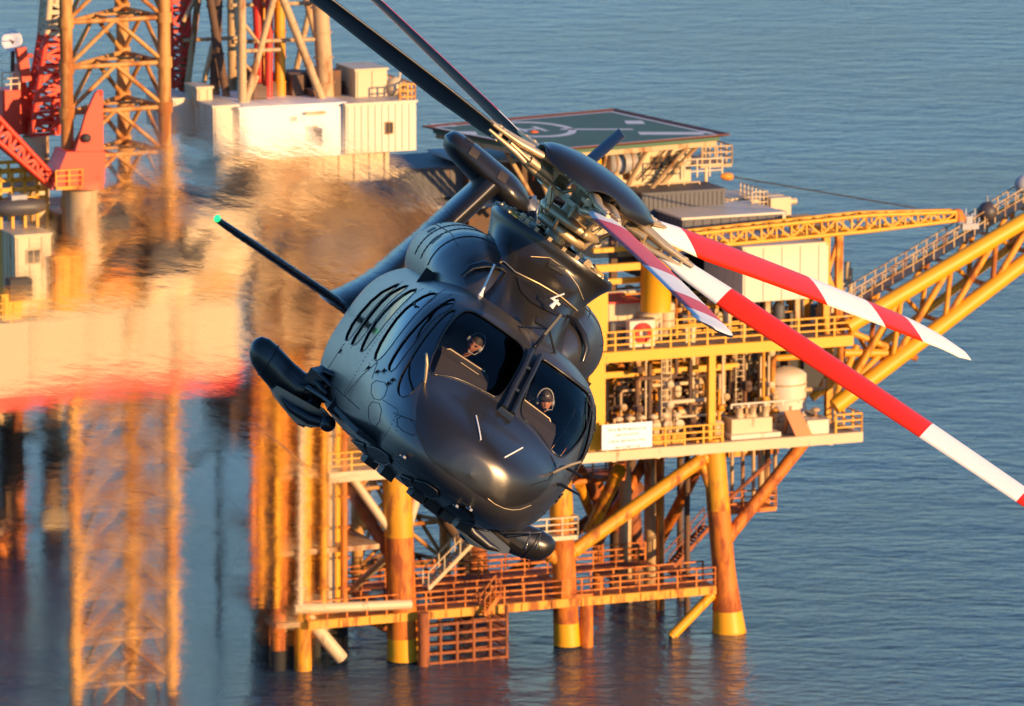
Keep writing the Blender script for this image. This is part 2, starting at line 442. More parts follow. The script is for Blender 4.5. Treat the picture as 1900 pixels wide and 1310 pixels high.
fus.data.materials[0] = M_skin2
for i, (nm, mt) in enumerate(panes):
    if (owner == i+1).sum() > 20:
        mb, _ = face_mesh(owner == i+1, nm, mt, heli, -.012)
        mb.build(nm, mt, heli)
# window surrounds (rubber seals) ride on the skin
mb = MB(); mbr = MB()
def both(mbx, pts, r, mir=True, **kw):
    if len(pts) < 2: return
    mbx.path(pts, r, 6, **kw)
    if mir: mbx.path(pts*[1, -1, 1], r, 6, **kw)
for nm, poly, mir, mt in wins:
    sw_ = any(poly is w_ for w_ in SW); pts = on_line(smooth_poly(poly, 1 if sw_ else 3), n=4 if sw_ else 2, closed=True, lift=.0)
    m_ = mbr if nm == 'windshield' else mb
    for q_ in ([pts, pts*[1, -1, 1]] if mir else [pts]): m_.path(q_, .013 if nm == 'windshield' else .007, 6); m_.cut()
mb.each('window_seal', M_seal, fus); mbr.each('windshield_frame', M_nose, fus)
WPOLY = [smooth_poly(np.array(w[1])) for w in wins]
def off_glass(p):
    px = project(h2w(p)); r = np.zeros(len(p), bool)
    for w in WPOLY:
        c = w.mean(0); r |= inside(c+(w-c)*1.04, px)
    return ~r
# ---------------------------------------------------------------- cowlings
def nacelle(sg):
    mb = MB()
    cs = np.array([(-3.3,-.55,-1.62,.36),(-3.0,-.58,-1.6,.44),(-2.4,-.63,-1.56,.52),(-1.6,-.65,-1.55,.545),(.2,-.66,-1.56,.545),(.7,-.65,-1.59,.51),(1.1,-.62,-1.63,.43),(1.5,-.58,-1.69,.29),(1.75,-.56,-1.74,.13),(1.82,-.56,-1.76,.01)])
    X = np.concatenate([np.linspace(-3.3, .2, 24), np.linspace(.25, 1.82, 28)])
    ang = np.arange(48)*2*math.pi/48
    rings = []
    for x in X:
        y, z, r = [hermite(cs[:, 0], cs[:, i], x) for i in (1, 2, 3)]
        rings.append(np.stack([np.full(48, x), sg*(-y)+r*np.cos(ang)*1.02, z+r*np.sin(ang)], -1))
    mb.loft(rings, caps=False)
    o = mb.build('engine_cowling', M_body, heli)
    e = MB(); e.lathe([(.34, .0), (.36, -.1), (.30, -.35), (.24, -.3), (.22, .2), (.0, .2)], (-3.2, sg*.55, -1.62), (1, 0, 0), 24)
    e.build('exhaust', M_dark, o)
    # cooling slots and panel strips on the barrel
    d = MB(); g = MB()
    def on_barrel(x, a):
        y, z, r = [hermite(cs[:, 0], cs[:, i], np.float64(x)) for i in (1, 2, 3)]
        return np.array([x, sg*(-y+(r+.004)*math.cos(a)*1.02), z+(r+.004)*math.sin(a)])
    for x, a0, a1, w in ((-1.9, 40, 115, .30), (-1.35, 18, 30, .25), (-1.1, 62, 84, .22), (-.4, 72, 95, .28), (-.1, 8, 24, .30), (-2.35, 20, 60, .18)):
        A = np.linspace(rad(a0), rad(a1), 10)
        v = [on_barrel(x+s_*w/2, a) for a in A for s_ in (-1, 1)]
        d.add(v, [(2*i, 2*i+1, 2*i+3, 2*i+2) for i in range(9)], True)
    for x in (-.95, -.15, .6):
        g.path([on_barrel(x, a) for a in np.linspace(rad(-15), rad(170), 24)], .006, 5)
    for a in (35, 80, 120):
        g.path([on_barrel(x, rad(a)) for x in np.linspace(-2.6, .9, 20)], .005, 5)
    for x in (-1.0, -.9, -.2, -.1):
        for a in np.arange(-10, 160, 6): g.ball(on_barrel(x, rad(a)), .008, 4)
    d.build('cooling_slot', M_seal, o); g.build('panel_seam', M_seal, o)
nacelle(-1); nacelle(1)

mb = MB()
zs = np.array([(-1.85,.55,2.35,.72),(-1.7,.50,2.1,.70),(-1.5,.40,1.75,.68),(-1.3,.26,1.38,.68),(-1.1,.13,1.05,.69),(-.95,.05,.88,.74),(-.8,.0,.84,.81),(-.7,.0,.86,.86),(-.66,.0,.85,.85)])
ang = np.arange(64)*2*math.pi/64
PYL = []
for z in np.linspace(-1.85, -.66, 34):
    cx, a, b = [hermite(zs[:, 0], zs[:, i], z) for i in (1, 2, 3)]
    tl = (z+.66)*.02
    PYL.append(np.stack([cx+a*np.sign(np.cos(ang))*np.abs(np.cos(ang))**.85, b*np.sign(np.sin(ang))*np.abs(np.sin(ang))**.85, np.full(64, z)+.0*ang], -1))
mb.loft(PYL, caps=False)
pyl = mb.build('rotor_pylon', M_nose, heli)
PBV = BVHTree.FromPolygons(np.concatenate(PYL).tolist(), [(i*64+j, i*64+(j+1) % 64, (i+1)*64+(j+1) % 64, (i+1)*64+j) for i in range(33) for j in range(64)])
def decal(mbx, poly, bvh=None, lift=.008, n=6, mir=False, mi=0):
    b = on_line(poly, bvh, n, lift, closed=True)[:-1]
    if len(b) < 3: return
    c = b.mean(0)
    cp = project(h2w(c[None]))[0]; p, nr = on_body(cp[0], cp[1], bvh)
    if p is not None: c = p+(nr if nr @ (CCl-p) > 0 else -nr)*(lift+.004)
    for k in ((1, -1) if mir else (1,)):
        v = np.concatenate([b, c[None]])*[1, k, 1]
        mbx.add(v, [(i, (i+1) % len(b), len(b)) for i in range(len(b))], False, mi)
mb = MB()
decal(mb, [(1020,482),(1050,498),(1046,512),(1014,494)], PBV, .012)
decal(mb, [(998,520),(1035,541),(1032,548),(996,527)], PBV, .012)
decal(mb, [(996,588),(1018,600),(1014,610),(992,598)], PBV, .012)
decal(mb, [(958,515),(1000,530),(1062,577),(1058,590),(1030,585),(985,562),(965,540)], PBV, .01)
mb.build('air_inlet', M_seal, pyl)
mb = MB()
mb.path(on_line([(905,492),(935,487),(955,506),(1000,528),(1040,552),(1071,578)], PBV, 6, .012), .010, 6); mb.cut()
mb.path(on_line([(985,476),(1020,478),(1050,500),(1072,530),(1083,556)], PBV, 6, .0), .005, 5); mb.cut()
mb.each('pylon_edge', M_hub, pyl)
# scoop lips at the cowling mouths
for sg in (-1, 1):
    mb = MB()
    pts = [(1.55, sg*.88, -1.60), (1.5, sg*.84, -1.45), (1.42, sg*.72, -1.33), (1.35, sg*.56, -1.25), (1.3, sg*.42, -1.26)]
    mb.path(pts, [.01, .025, .035, .03, .01], 8, sx=2.0)
    mb.build('intake_lip', M_nose, heli)

# ---------------------------------------------------------------- rotor head
TL = .10
rf = np.array([math.cos(TL), 0, -math.sin(TL)]); ry = np.array([0, 1., 0]); rn = np.array([math.sin(TL), 0, math.cos(TL)])
def rp(r, psi, z): return rf*(r*math.cos(psi))+ry*(r*math.sin(psi))+rn*z
def ring_mesh(mb, prof, n=48, mi=0):
    mb.lathe(prof, (0, 0, 0), rn, n, mi, ref=rf)
mb = MB(); ring_mesh(mb, [(.30,-.66),(.80,-.70),(.86,-.68),(.86,-.63),(.83,-.62),(.74,-.645),(.5,-.63),(.42,-.60),(.30,-.58)], 64)
sw = mb.build('swashplate_guard', M_dark, heli)
mb = MB()
for i, a in enumerate(np.arange(0, 360, 24)):
    p = rp(.65, rad(a), -.625)
    mb.lathe([(.085, 0), (.085, .02), (.07, .028), (.068, .005), (0, .004)], p, rn, 16, mi=(0 if i % 4 else 1))
    q = rp(.79, rad(a+9), -.615); mb.lathe([(.018, 0), (.018, .02), (0, .02)], q, rn, 8, mi=0)
    q = rp(.5, rad(a+9), -.62); mb.beam(q, q+rn*.06, .05, .04)
M_gold = mat('fastener_gold', (.75, .5, .1), rough=.4, metal=.4)
mb.build('access_cover', [M_hub, M_gold], sw)
mb = MB()
ring_mesh(mb, [(.17,-.66),(.17,.26),(.10,.30),(0,.30)], 24)
ring_mesh(mb, [(.2,-.5),(.34,-.5),(.36,-.44),(.33,-.40),(.2,-.38)], 36)
ring_mesh(mb, [(.2,-.36),(.40,-.36),(.43,-.31),(.40,-.26),(.2,-.24)], 36)
mb.build('rotor_mast', M_hub, heli)
PSI = [rad(a) for a in (8, 73, 136, 217, 284)]
CONE = [.045, .06, .118, .058, .062]
PIT = [10, 27, 16, 22, 27]
mb = MB()
for p in PSI:
    h = p+rad(20)
    mb.path([rp(.40, h, -.31), rp(.50, h-.1, -.12), rp(.56, h-.2, .0)], .028, 8)
    for z in (-.31, .0): mb.ball(rp(.42 if z < -.1 else .56, h if z < -.1 else h-.2, z), .05, 8)
    h = p+rad(50); mb.tube(rp(.34, h, -.46), rp(.40, h, -.30), .03)
    mb.path([rp(.2, h+.2, .02), rp(.36, h+.2, -.14), rp(.3, h+.2, -.32)], .026, 6)
mb.build('pitch_link', M_hub, heli)
mb = MB()
for z in (.13, -.10):
    out = []
    for k in range(5):
        for dp, r in ((-.30, .36), (-.16, .58), (.16, .58), (.30, .36)): out.append(PSI[k]+dp if True else 0) or out
    v = []; 
    for k in range(5):
        for dp, r in ((-.32, .34), (-.17, .62), (.17, .62), (.32, .34)): v.append((PSI[k]+dp, r))
    n = len(v)
    V = [rp(r, a, z-.028) for a, r in v]+[rp(r, a, z+.028) for a, r in v]
    mb.add(V, [tuple(range(n))[::-1], tuple(range(n, 2*n))]+[(i, (i+1) % n, n+(i+1) % n, n+i) for i in range(n)])
mb.build('hub_plate', M_hub, heli)
# domed hub cap with scalloped skirt
mb = MB()
NR, NP = 14, 120
V = []
for i in range(NR):
    t = i/(NR-1)
    for j in range(NP):
        a = j*2*math.pi/NP
        sc = min(abs(((a-p+math.pi) % (2*math.pi))-math.pi) for p in PSI)
        lift = .10*max(0, 1-(sc/.30)**2) if sc < .30 else 0
        r = .84*math.sin(t*math.pi/2*1.0)
        z = .19+.27*math.cos(t*math.pi/2)**.9
        if t > .8: z = z+lift*(t-.8)/.2
        V.append(rp(r, a, z))
mb.add(V, [(i*NP+j, i*NP+(j+1) % NP, (i+1)*NP+(j+1) % NP, (i+1)*NP+j) for i in range(NR-1) for j in range(NP)], True)
V2 = [np.array(v)-rn*.02 for v in V]
mb.add(V2, [(i*NP+j, (i+1)*NP+j, (i+1)*NP+(j+1) % NP, i*NP+(j+1) % NP) for i in range(NR-1) for j in range(NP)], True)
o = NP*(NR-1)
mb.add([V[o+j] for j in range(NP)]+[V2[o+j] for j in range(NP)], [(j, (j+1) % NP, NP+(j+1) % NP, NP+j) for j in range(NP)], True)
mb.build('hub_cap', M_nose, heli)
mb = MB()
for a in np.arange(0, 360, 36):
    a = rad(a)+PSI[0]+.3
    mb.beam(rp(.3, a, .15), rp(.62, a, .30), .05, .03); mb.beam(rp(.55, a, .14), rp(.62, a, .30), .04, .03)
    mb.tube(rp(.45, a, .1), rp(.45, a, .26), .02, n=6)
mb.build('cap_bracket', M_hub, heli)

AF = np.array([(1,0),(.8,.035),(.55,.06),(.3,.072),(.12,.055),(.03,.03),(0,0),(.03,-.018),(.12,-.03),(.3,-.035),(.55,-.03),(.8,-.015)])
AF[:, 1] *= 1.15
def blade(psi, cone, pit):
    d = rf*math.cos(psi)+ry*math.sin(psi); d = d*math.cos(cone)+rn*math.sin(cone)
    le = -rf*math.sin(psi)+ry*math.cos(psi); up = np.cross(d, le)
    if up @ rn < 0: up = -up
    R = np.concatenate([[1.0, 1.1, 1.25], np.linspace(1.45, 8.0, 44), [8.12, 8.22, 8.28]])
    rings = []
    for r in R:
        ch = np.interp(r, [1.0, 1.25, 1.5, 2.2, 7.4, 8.0, 8.28], [.22, .30, .42, .56, .56, .48, .22]); th = rad(np.interp(r, [1, 8.3], [pit, pit*.48]))
        swp = -.35*max(0, (r-7.4)/.9)**2
        bend = -.004*(r-1)**2*.6
        c = le*math.cos(th)+up*math.sin(th); n_ = -le*math.sin(th)+up*math.cos(th)
        o_ = rn*0+d*r+up*bend+le*swp
        fat = np.interp(r, [1.0, 1.5, 2.5], [2.2, 1.4, 1.0])
        rings.append(o_+np.array([c*(.28-x)*ch+n_*y*ch*fat for x, y in AF]))
    mb = MB(); n = len(AF)
    mb.loft(rings)
    mi = []
    for i in range(len(R)-1):
        r = (R[i]+R[i+1])/2
        for j in range(n):
            top = j < 5
            # white, red and white bands on the upper face, black below and at the root
            k = 0 if r < 1.12 or not top else (1 if r < 2.1 else 2 if r < 4.95 else 1 if r < 6.25 else 2 if r < 7.3 else 1)
            mi.append(k)
    mb.mi = mi+[0, 0]
    b = mb.build('rotor_blade', [M_black, M_white, M_red], heli)
    m2 = MB()
    for z, w in ((.13, .20), (-.10, .20)):
        for s_ in (-1, 1):
            m2.path([d*.45+le*s_*.06+up*z, d*.8+le*s_*.12+up*(z*.9), d*1.15+le*s_*.13+up*z*.5, d*1.55+le*s_*.08+up*z*.35], [.045, .05, .042, .02], 8, sx=1.6)
    m2.path([d*.62+up*.015, d*.72, d*1.05, d*1.12], [.06, .11, .10, .05], 12)
    m2.path([d*.6+le*.16-up*.02, d*.95+le*.2-up*.02], [.055, .055], 10)
    m2.path([d*.95+le*.2-up*.02, d*1.25+le*.14], [.025, .025], 8)
    m2.path([d*.62-le*.17+up*.03, d*.9-le*.19+up*.03], [.05, .05], 10)
    for r in (1.12, 1.25, 1.4):
        for s_ in (-1, 1): m2.tube(d*r+le*s_*.08-up*.09, d*r+le*s_*.08+up*.09, .03, n=8)
    m2.beam(d*.55+le*.12, d*.55-le*.12, .08, .2, up)
    m2.build('blade_grip', M_hub, b)
for p, c, t_ in zip(PSI, CONE, PIT): blade(p, c, t_)

# ---------------------------------------------------------------- tail
mb = MB()
rings = []
for t in np.linspace(0, 1, 12):
    z = -2.85+t*2.6; y = -.42+(z+2.04)/1.56*.40
    ch = 2.1-1.0*t; th = .40+.5*max(0, (.35-t)/.35)**2; xc = -9.1-.6*t
    a = np.arange(28)*2*math.pi/28
    rings.append(np.stack([xc+ch/2*np.cos(a), y+th/2*np.sin(a)*np.sqrt(np.clip(1-.35*(np.cos(a)*-.5+.5), 0, 1)), np.full(28, z)], -1))
mb.loft(rings); fin = mb.build('tail_fin', M_nose, heli)
mb = MB()
GB = np.array([(-.80,-.07,.02),(-.78,-.07,.09),(-.72,-.08,.14),(-.6,-.10,.18),(-.35,-.13,.21),(0,-.18,.235),(.3,-.22,.25),(.5,-.25,.22),(.65,-.27,.15),(.72,-.28,.05)])
rings = []
for y in np.linspace(-.80, .72, 30):
    z = hermite(GB[:, 0], GB[:, 1], y); r = hermite(GB[:, 0], GB[:, 2], y); a = np.arange(28)*2*math.pi/28
    rings.append(np.stack([-9.9+2.2*r*np.cos(a), np.full(28, y), z+r*np.sin(a)], -1))
mb.loft(rings); gb = mb.build('tail_gearbox_fairing', M_nose, heli)
mb = MB()
for y, a in ((-.38, 65), (.12, 70), (-.5, 110)):
    z = hermite(GB[:, 0], GB[:, 1], y); r = hermite(GB[:, 0], GB[:, 2], y)
    v = [(-9.9+2.2*(r+.004)*math.cos(rad(t)), y+dy, z+(r+.004)*math.sin(rad(t))) for t in np.linspace(a-60, a-25, 6) for dy in (-.07, .07)]
    mb.add(v, [(2*i, 2*i+1, 2*i+3, 2*i+2) for i in range(5)], True); mb.cut()
mb.each('gearbox_vent', M_brown, gb)
M_trot = mat('tail_rotor_grey', (.10, .11, .13), rough=.4, metal=.3)
ta = np.array([0, math.cos(rad(-13)), math.sin(rad(-13))]); tu = np.array([0, -ta[2], ta[1]]); tf = np.array([1., 0, 0]); tc_ = np.array([-9.9, .72, -.24])
mb = MB(); mb.lathe([(.16, -.1), (.18, .1), (.12, .22), (0, .24)], tc_, ta, 16); mb.build('tail_rotor_hub', M_trot, heli)
for k in range(4):
    a = rad(8+90*k); d = tu*math.cos(a)+tf*math.sin(a); c = -tu*math.sin(a)+tf*math.cos(a)
    mb = MB(); rings = []
    for r in np.linspace(.12, 1.65, 10):
        ch = np.interp(r, [.12, .4, .6, 1.65], [.1, .14, .26, .24]); th = rad(32)
        cc = c*math.cos(th)+ta*math.sin(th); nn = -c*math.sin(th)+ta*math.cos(th)
        rings.append(tc_+ta*.08+d*r+np.array([cc*(.3-x)*ch+nn*y*ch*1.2 for x, y in AF]))
    mb.loft(rings); mb.build('tail_rotor_blade', M_trot, heli)
M_green = mat('nav_green_lens', (.02, .5, .2), rough=.2)
M_green.node_tree.nodes['Principled BSDF'].inputs['Emission Color'].default_value = (.03, 1, .25, 1)
M_green.node_tree.nodes['Principled BSDF'].inputs['Emission Strength'].default_value = .8
M_redl = mat('nav_red_lens', (.5, .02, .02), rough=.2)
M_redl.node_tree.nodes['Principled BSDF'].inputs['Emission Color'].default_value = (1, .1, .05, 1)
M_redl.node_tree.nodes['Principled BSDF'].inputs['Emission Strength'].default_value = 4
for sg in (-1, 1):
    mb = MB(); rings = []
    off = -.12
    for y in (.25, .6, .75, 1.2, 2.4, 2.62):
        ch = np.interp(y, [.25, .7, 2.4, 2.62], [.8, .75, .62, .5]); z = -2.74-(.0 if y > .7 else 0)+(y-1.5)*.0
        zz_ = z+np.interp(y, [.25, .75, 2.6], [-.06, 0, -.03])
        rings.append(np.array([(-8.2+(.4-x)*ch, off+sg*y*1.04, zz_-yy_*ch*1.35) for x, yy_ in AF]))
    mb.loft(rings); st = mb.build('stabilizer', M_black, heli)
    mb = MB(); mb.ball((-7.95, off+sg*2.73, -2.77), (.09, .045, .05), 12)
    mb.build('navigation_light', M_green if sg < 0 else M_redl, st)

# ---------------------------------------------------------------- sponsons and wheels
for sg in (-1, 1):
    mb = MB(); rings = []
    for y, z, r in ((1.0,-3.48,.24),(1.2,-3.62,.235),(1.36,-3.77,.225),(1.5,-3.83,.215),(1.7,-3.81,.215),(1.95,-3.75,.21),(2.09,-3.715,.185),(2.18,-3.69,.13),(2.22,-3.68,.06),(2.23,-3.68,.005)):
        a = np.arange(24)*2*math.pi/24
        rings.append(np.stack([-.6+np.where(np.cos(a) > 0, r, r*1.5)*np.cos(a), sg*np.full(24, y)+0*a, z+r*np.sin(a)], -1))
    mb.loft(rings); spn = mb.build('sponson', M_nose, heli)
    mb = MB(); a = np.arange(25)*2*math.pi/24
    for y, z, r in ((1.95,-3.75,.214),(1.40,-3.79,.229)):
        mb.path(np.stack([-.6+np.where(np.cos(a) > 0, r, r*1.5)*np.cos(a), sg*y+0*a, z+r*np.sin(a)], -1), .008, 5, caps=False)
    mb.build('sponson_seam', M_seal, spn)
    mb = MB()
    for x in (-.3, -.5):
        pass
    P = [(0.98, -3.86), (1.72, -3.93), (1.74, -4.0), (1.55, -4.1), (1.3, -4.17), (1.1, -4.12), (.95, -3.98)]
    V = [(-.25, sg*y, z) for y, z in P]+[(-1.3, sg*y, z) for y, z in P]; n = len(P)
    mb.add(V, [tuple(range(n)), tuple(range(n, 2*n))[::-1]]+[(i, n+i, n+(i+1) % n, (i+1) % n) for i in range(n)])
    gd = mb.build('wheel_door', M_body, heli)
    mb = MB()
    mb.path([(-.05, sg*1.60, -4.02), (-.02, sg*1.45, -4.05), (.0, sg*1.2, -4.03), (.06, sg*1.02, -3.96)], [.02, .055, .07, .06], 16)
    mb.ball((.1, sg*1.0, -3.95), (.12, .10, .10), 14)
    mb.build('wheel_strut', M_black, heli)
    mb = MB()
    mb.lathe([(.0, -.1), (.12, -.1), (.19, -.07), (.2, 0), (.19, .07), (.12, .1), (0, .1)], (-.45, sg*1.22, -3.98), (0, 1, 0), 24)
    mb.build('main_wheel', M_black, heli)
    mb = MB()
    for i, (z0, z1) in enumerate(((-3.45, -3.42), (-3.52, -3.55), (-3.62, -3.66))):
        mb.path([(-.2, sg*1.28, z0), (.1, sg*1.40, z0), (.15, sg*1.22, z1)], .035, 8)
    mb.path([(-.1, sg*1.42, -3.74), (.25, sg*1.25, -3.72), (.9, sg*1.14, -3.72)], [.04, .03, .015], 8)
    mb.beam((-.4, sg*1.25, -3.5), (-.1, sg*1.38, -3.6), .3, .16)
    mb.build('hinge_arm', M_black, spn)

# ---------------------------------------------------------------- skin details
seams = MB(); riv = MB(); both_ = both
for ln in ([(690,702),(712,640),(762,578),(826,537)], [(640,735),(668,700),(700,672)], [(596,705),(630,650),(690,570),(755,515)],
           [(730,766),(772,782),(777,810),(790,838),(807,862)], [(612,775),(700,832),(790,893),(868,938)],
            ):
    pl = on_line(ln, n=12, lift=.0); ok = off_glass(pl); run = []
    for q, k_ in list(zip(pl, ok))+[(None, False)]:
        if k_: run.append(q)
        else:
            if len(run) > 3: both_(seams, np.array(run), .005, max(p[0] for p in ln) < 770)
            run = []
for ln in ([(1022,845),(1032,868),(1018,890),(985,900)], [(1088,735),(1104,775),(1098,815),(1080,850),(1055,890)], [(1050,690),(1092,725),(1106,770),(1102,810),(1080,858)]):
    both_(seams, on_line(ln, n=8, lift=.002), .006, False)
for poly in ([(690,704),(722,712),(710,744),(688,738)], [(684,744),(710,750),(702,792),(684,786)], [(736,770),(768,780),(776,812),(738,796)]):
    pl = on_line(smooth_poly(poly, 1), n=4, lift=0, closed=True); both_(seams, pl, .005, False)
seams.build('panel_seam', M_seal, fus)
def rivets(ln, step, mir=True, r=.007):
    p = on_line(ln, n=30, lift=.002)
    if len(p) < 2: return
    d = np.concatenate([[0], np.cumsum(np.linalg.norm(np.diff(p, axis=0), axis=1))])
    for t in np.arange(0, d[-1], step):
        q = np.array([np.interp(t, d, p[:, i]) for i in range(3)])
        if not off_glass(q[None])[0]: continue
        riv.ball(q, r, 4)
        if mir: riv.ball(q*[1, -1, 1], r, 4)
for ln in ([(590,712),(645,628),(700,560),(748,522)], [(652,645),(690,590),(725,552),(760,528)], [(640,730),(672,672),(706,620),(765,548),(786,535)], [(648,735),(690,668),(716,625),(760,572),(800,540)],
           [(625,788),(700,840),(790,902),(868,945)], [(615,765),(700,820),(780,880)], [(600,700),(640,735),(668,760)], [(738,765),(720,800),(700,830)], [(834,698),(868,713),(928,748)], [(964,776),(1000,803),(1024,842)], [(730,660),(760,610),(800,566),(840,545)],
           [(710,742),(738,760),(735,800)]):
    rivets(ln, .05)
riv.build('rivet_row', M_seal, fus)
mb = MB()
for p in ([(882,773),(887,795),(891,817)], [(935,850),(952,841),(968,832)]): mb.path(on_line(p, n=5, lift=.012), .010, 6); mb.cut()
mb.each('nose_strake', M_white, fus)
mb = MB()
for p in ([(905,925),(918,935),(935,943),(950,946),(965,945),(978,940),(985,937)],): mb.path(on_line(p, n=4, lift=.003), .005, 5)
mb.build('nose_door_edge', M_hub, fus)
# dark recesses and fairings under the chine
mb = MB(); mg = MB()
for poly in ([(684,826),(706,832),(724,846),(728,858),(716,862),(694,852),(682,838)], [(772,889),(794,895),(812,908),(816,920),(806,924),(784,914),(770,900)], [(655,815),(678,824),(682,840),(668,838)], [(744,880),(766,888),(770,902),(758,900)]):
    decal(mb, poly, lift=.02, mir=True)
    mg.path(on_line(poly, n=4, lift=.02, closed=True), .010, 6)
for p in ((690,850),(720,872),(776,912),(800,930)):
    q, nr = on_body(*p)
    if q is not None:
        for k in (1, -1): mb.beam((q+[-.25, 0, -.03])*[1, k, 1], (q+[.25, 0, -.03])*[1, k, 1], .16, .12)
mb.build('step_recess', M_seal, fus); mg.build('recess_rim', M_dark, fus)
mb = MB()
for p, l in (((752,846), .10), ((872,940), .20), ((848,935), .10)):
    q, nr = on_body(*p)
    if q is not None:
        nr = nr if nr @ (CCl-q) > 0 else -nr
        mb.beam(q+nr*.02, q+nr*.02+[l, 0, 0], .03, .025); mb.tube(q, q+nr*.035, .012); mb.beam(q+nr*.035+[0, -.04, 0], q+nr*.035+[0, .04, 0], .014); mb.cut()
mb.each('tie_down_fitting', M_grey, fus)
mb = MB()
for p in ((632,652),(683,683),(700,690),(712,688),(770,565),(728,705),(720,712)):
    q, nr = on_body(*p)
    if q is not None:
        nr = nr if nr @ (CCl-q) > 0 else -nr
        for k in (1, -1):
            e = lambda a: np.array(a)*[1, k, 1]
            mb.ball(e(q+nr*.005), .016, 6); mb.beam(e(q+nr*.01+[-.05, 0, -.01]), e(q+nr*.01+[.05, 0, .02]), .012, .018); mb.beam(e(q+nr*.01+[.01, 0, -.03]), e(q+nr*.01+[.01, 0, .03]), .012, .012)
mb.build('door_latch', M_seal, fus)
# probes, antennas, wire cutter
mb = MB()
q, nr = on_body(788, 710); nr = nr if nr @ (CCl-q) > 0 else -nr
tip = q+nr*.10
for k in (1, -1):
    mb.path(np.array([q, q+nr*.05, tip+[.0, -.06, .10], tip+[.02, -.14, .20]])*[1, k, 1], [.016, .018, .02, .014], 8); mb.cut()
mb.each('pitot_probe', M_hub, fus)
mb = MB()
for p in ((1040, 868), (1034, 899)):
    q, nr = on_body(*p)
    nr = nr if nr @ (CCl-q) > 0 else -nr
    mb.path([q, q+nr*.04, q+nr*.05+[.12, .22, .02]], [.02, .02, .012], 8); mb.cut()
for px, dx in ((1006, .0), (985, .05)):
    y, z = at_x(px, 985, 4.6); mb.path([(4.55+dx, y*.75, -3.72), (4.6+dx, y, z-.02), (4.6+dx, y+.06, z-.2)], [.025, .022, .018], 8); mb.cut()
mb.each('tow_probe', M_black, fus)
mb = MB()
for off in (-.06, .06):
    p = on_line([(990,660),(974,695),(958,725),(938,768)], n=6, lift=.05); p[:, 1] += off
    mb.path(p, .034, 8)
p = on_line([(985,672),(938,768)], n=7, lift=.03)
for q in p[1::3]: mb.beam(q+[0, -.09, 0], q+[0, .09, 0], .03)
mb.beam(p[-1]+[0, -.1, -.03], p[-1]+[.03, .1, -.05], .07)
mb.build('wiper_post', M_black, fus)
mb = MB()
q, nr = on_body(990, 648)
r0 = q+[-.1, 0, -.02]; r1 = q+[-.25, .06, .50]
mb.beam(r0, r1, .03, .09, (1, 0, 0)); mb.beam(r0+[.2, 0, -.05], r0+(r1-r0)*.55, .025)
for s_ in (-1, 1): mb.beam(r0+(r1-r0)*.6, r0+[-.3, s_*.36, .06], .02)
mb.build('wire_cutter', M_black, fus)
mb = MB()
b0 = np.array([*((2.0),), *at_x(891, 549, 2.0)]); b1 = np.array([*((2.0),), *at_x(918, 490, 2.0)])
mb.path([b0, b0+(b1-b0)*.15, b1], [.035, .016, .012], 8); mb.cut()
b0 = np.array([1.9, *at_x(1022, 570, 1.9)])
mb.path([b0, b0+[0, .02, .12]], [.035, .015], 8); mb.path([b0+[0, -.06, .08], b0+[0, .04, .22]], [.012, .012], 6); mb.beam(b0+[0, -.05, .1], b0+[0, .07, .08], .03); mb.cut()
mb.each('whip_antenna', M_white, fus)
mb = MB()
for sg in (-1, 1):
    c = np.array([-1.0, sg*.98, -1.66])
    mb.beam(c+[0, -.14, .06], c+[0, .14, .02], .12, .14); mb.path([c+[.1, sg*.1, .0], c+[.35, sg*.0, .12], c+[.35, -sg*.22, .14], c+[.1, -sg*.25, .05]], .02, 6)
    mb.beam(c+[.4, sg*.05, -.02], c+[-.1, sg*.22, .1], .02); mb.ball(c+[-.25, sg*.12, .08], (.22, .1, .1), 10); mb.cut()
mb.each('roof_step', M_black, fus)

# ---------------------------------------------------------------- cockpit
mb = MB()
mb.box((.9, -1.2, -3.8), (.95, 1.2, -1.75)); mb.box((.95, -1.15, -3.75), (4.2, 1.15, -3.7))
mb.box((1.0, -.12, -3.7), (3.6, .12, -2.75))
mb.build('cabin_bulkhead', M_cab, heli)
hood = MB()
for sg in (-1, 1):
    P = [(3.1, -2.50), (3.2, -2.36), (3.6, -2.44), (4.05, -2.66), (4.0, -2.85), (3.3, -2.9)]
    y0, y1 = sg*.16, sg*.80
    V = [(x, y0, z) for x, z in P]+[(x, y1, z-.03) for x, z in P]; n = len(P)
    hood.add(V, [tuple(range(n)), tuple(range(n, 2*n))[::-1]]+[(i, (i+1) % n, n+(i+1) % n, n+i) for i in range(n)])
hd = hood.build('instrument_hood', M_brown, heli)
mb = MB()
for sg in (-1, 1): mb.path([(3.2, sg*.22, -2.355), (3.2, sg*.70, -2.37), (3.22, sg*.80, -2.45)], .012, 6)
mb.path([(3.5, -.55, -2.425), (3.5, -.30, -2.42)], .006, 5)
mb.build('hood_edge', M_hub, hd)
M_seat = mat('seat_cloth', (.10, .09, .08), rough=.85, scale=8)
M_seatlight = mat('seat_cushion_tan', (.22, .18, .14), rough=.85)
for sg in (-1, 1):
    mb = MB()
    a = np.arange(20)*2*math.pi/20
    mb.loft([np.stack([2.28+.0*a+(z+3.2)*-.15+.07*np.sin(a), sg*.55+w*np.cos(a), np.full(20, z)], -1) for z, w in ((-3.2, .25), (-2.9, .27), (-2.5, .26), (-2.3, .2), (-2.25, .13), (-2.02, .13), (-1.97, .09))])
    mb.loft([np.stack([2.5+.3*np.cos(a), sg*.55+.26*np.sin(a), np.full(20, z)], -1) for z in (-3.4, -3.2)])
    mb.build('pilot_seat', M_seatlight, heli)

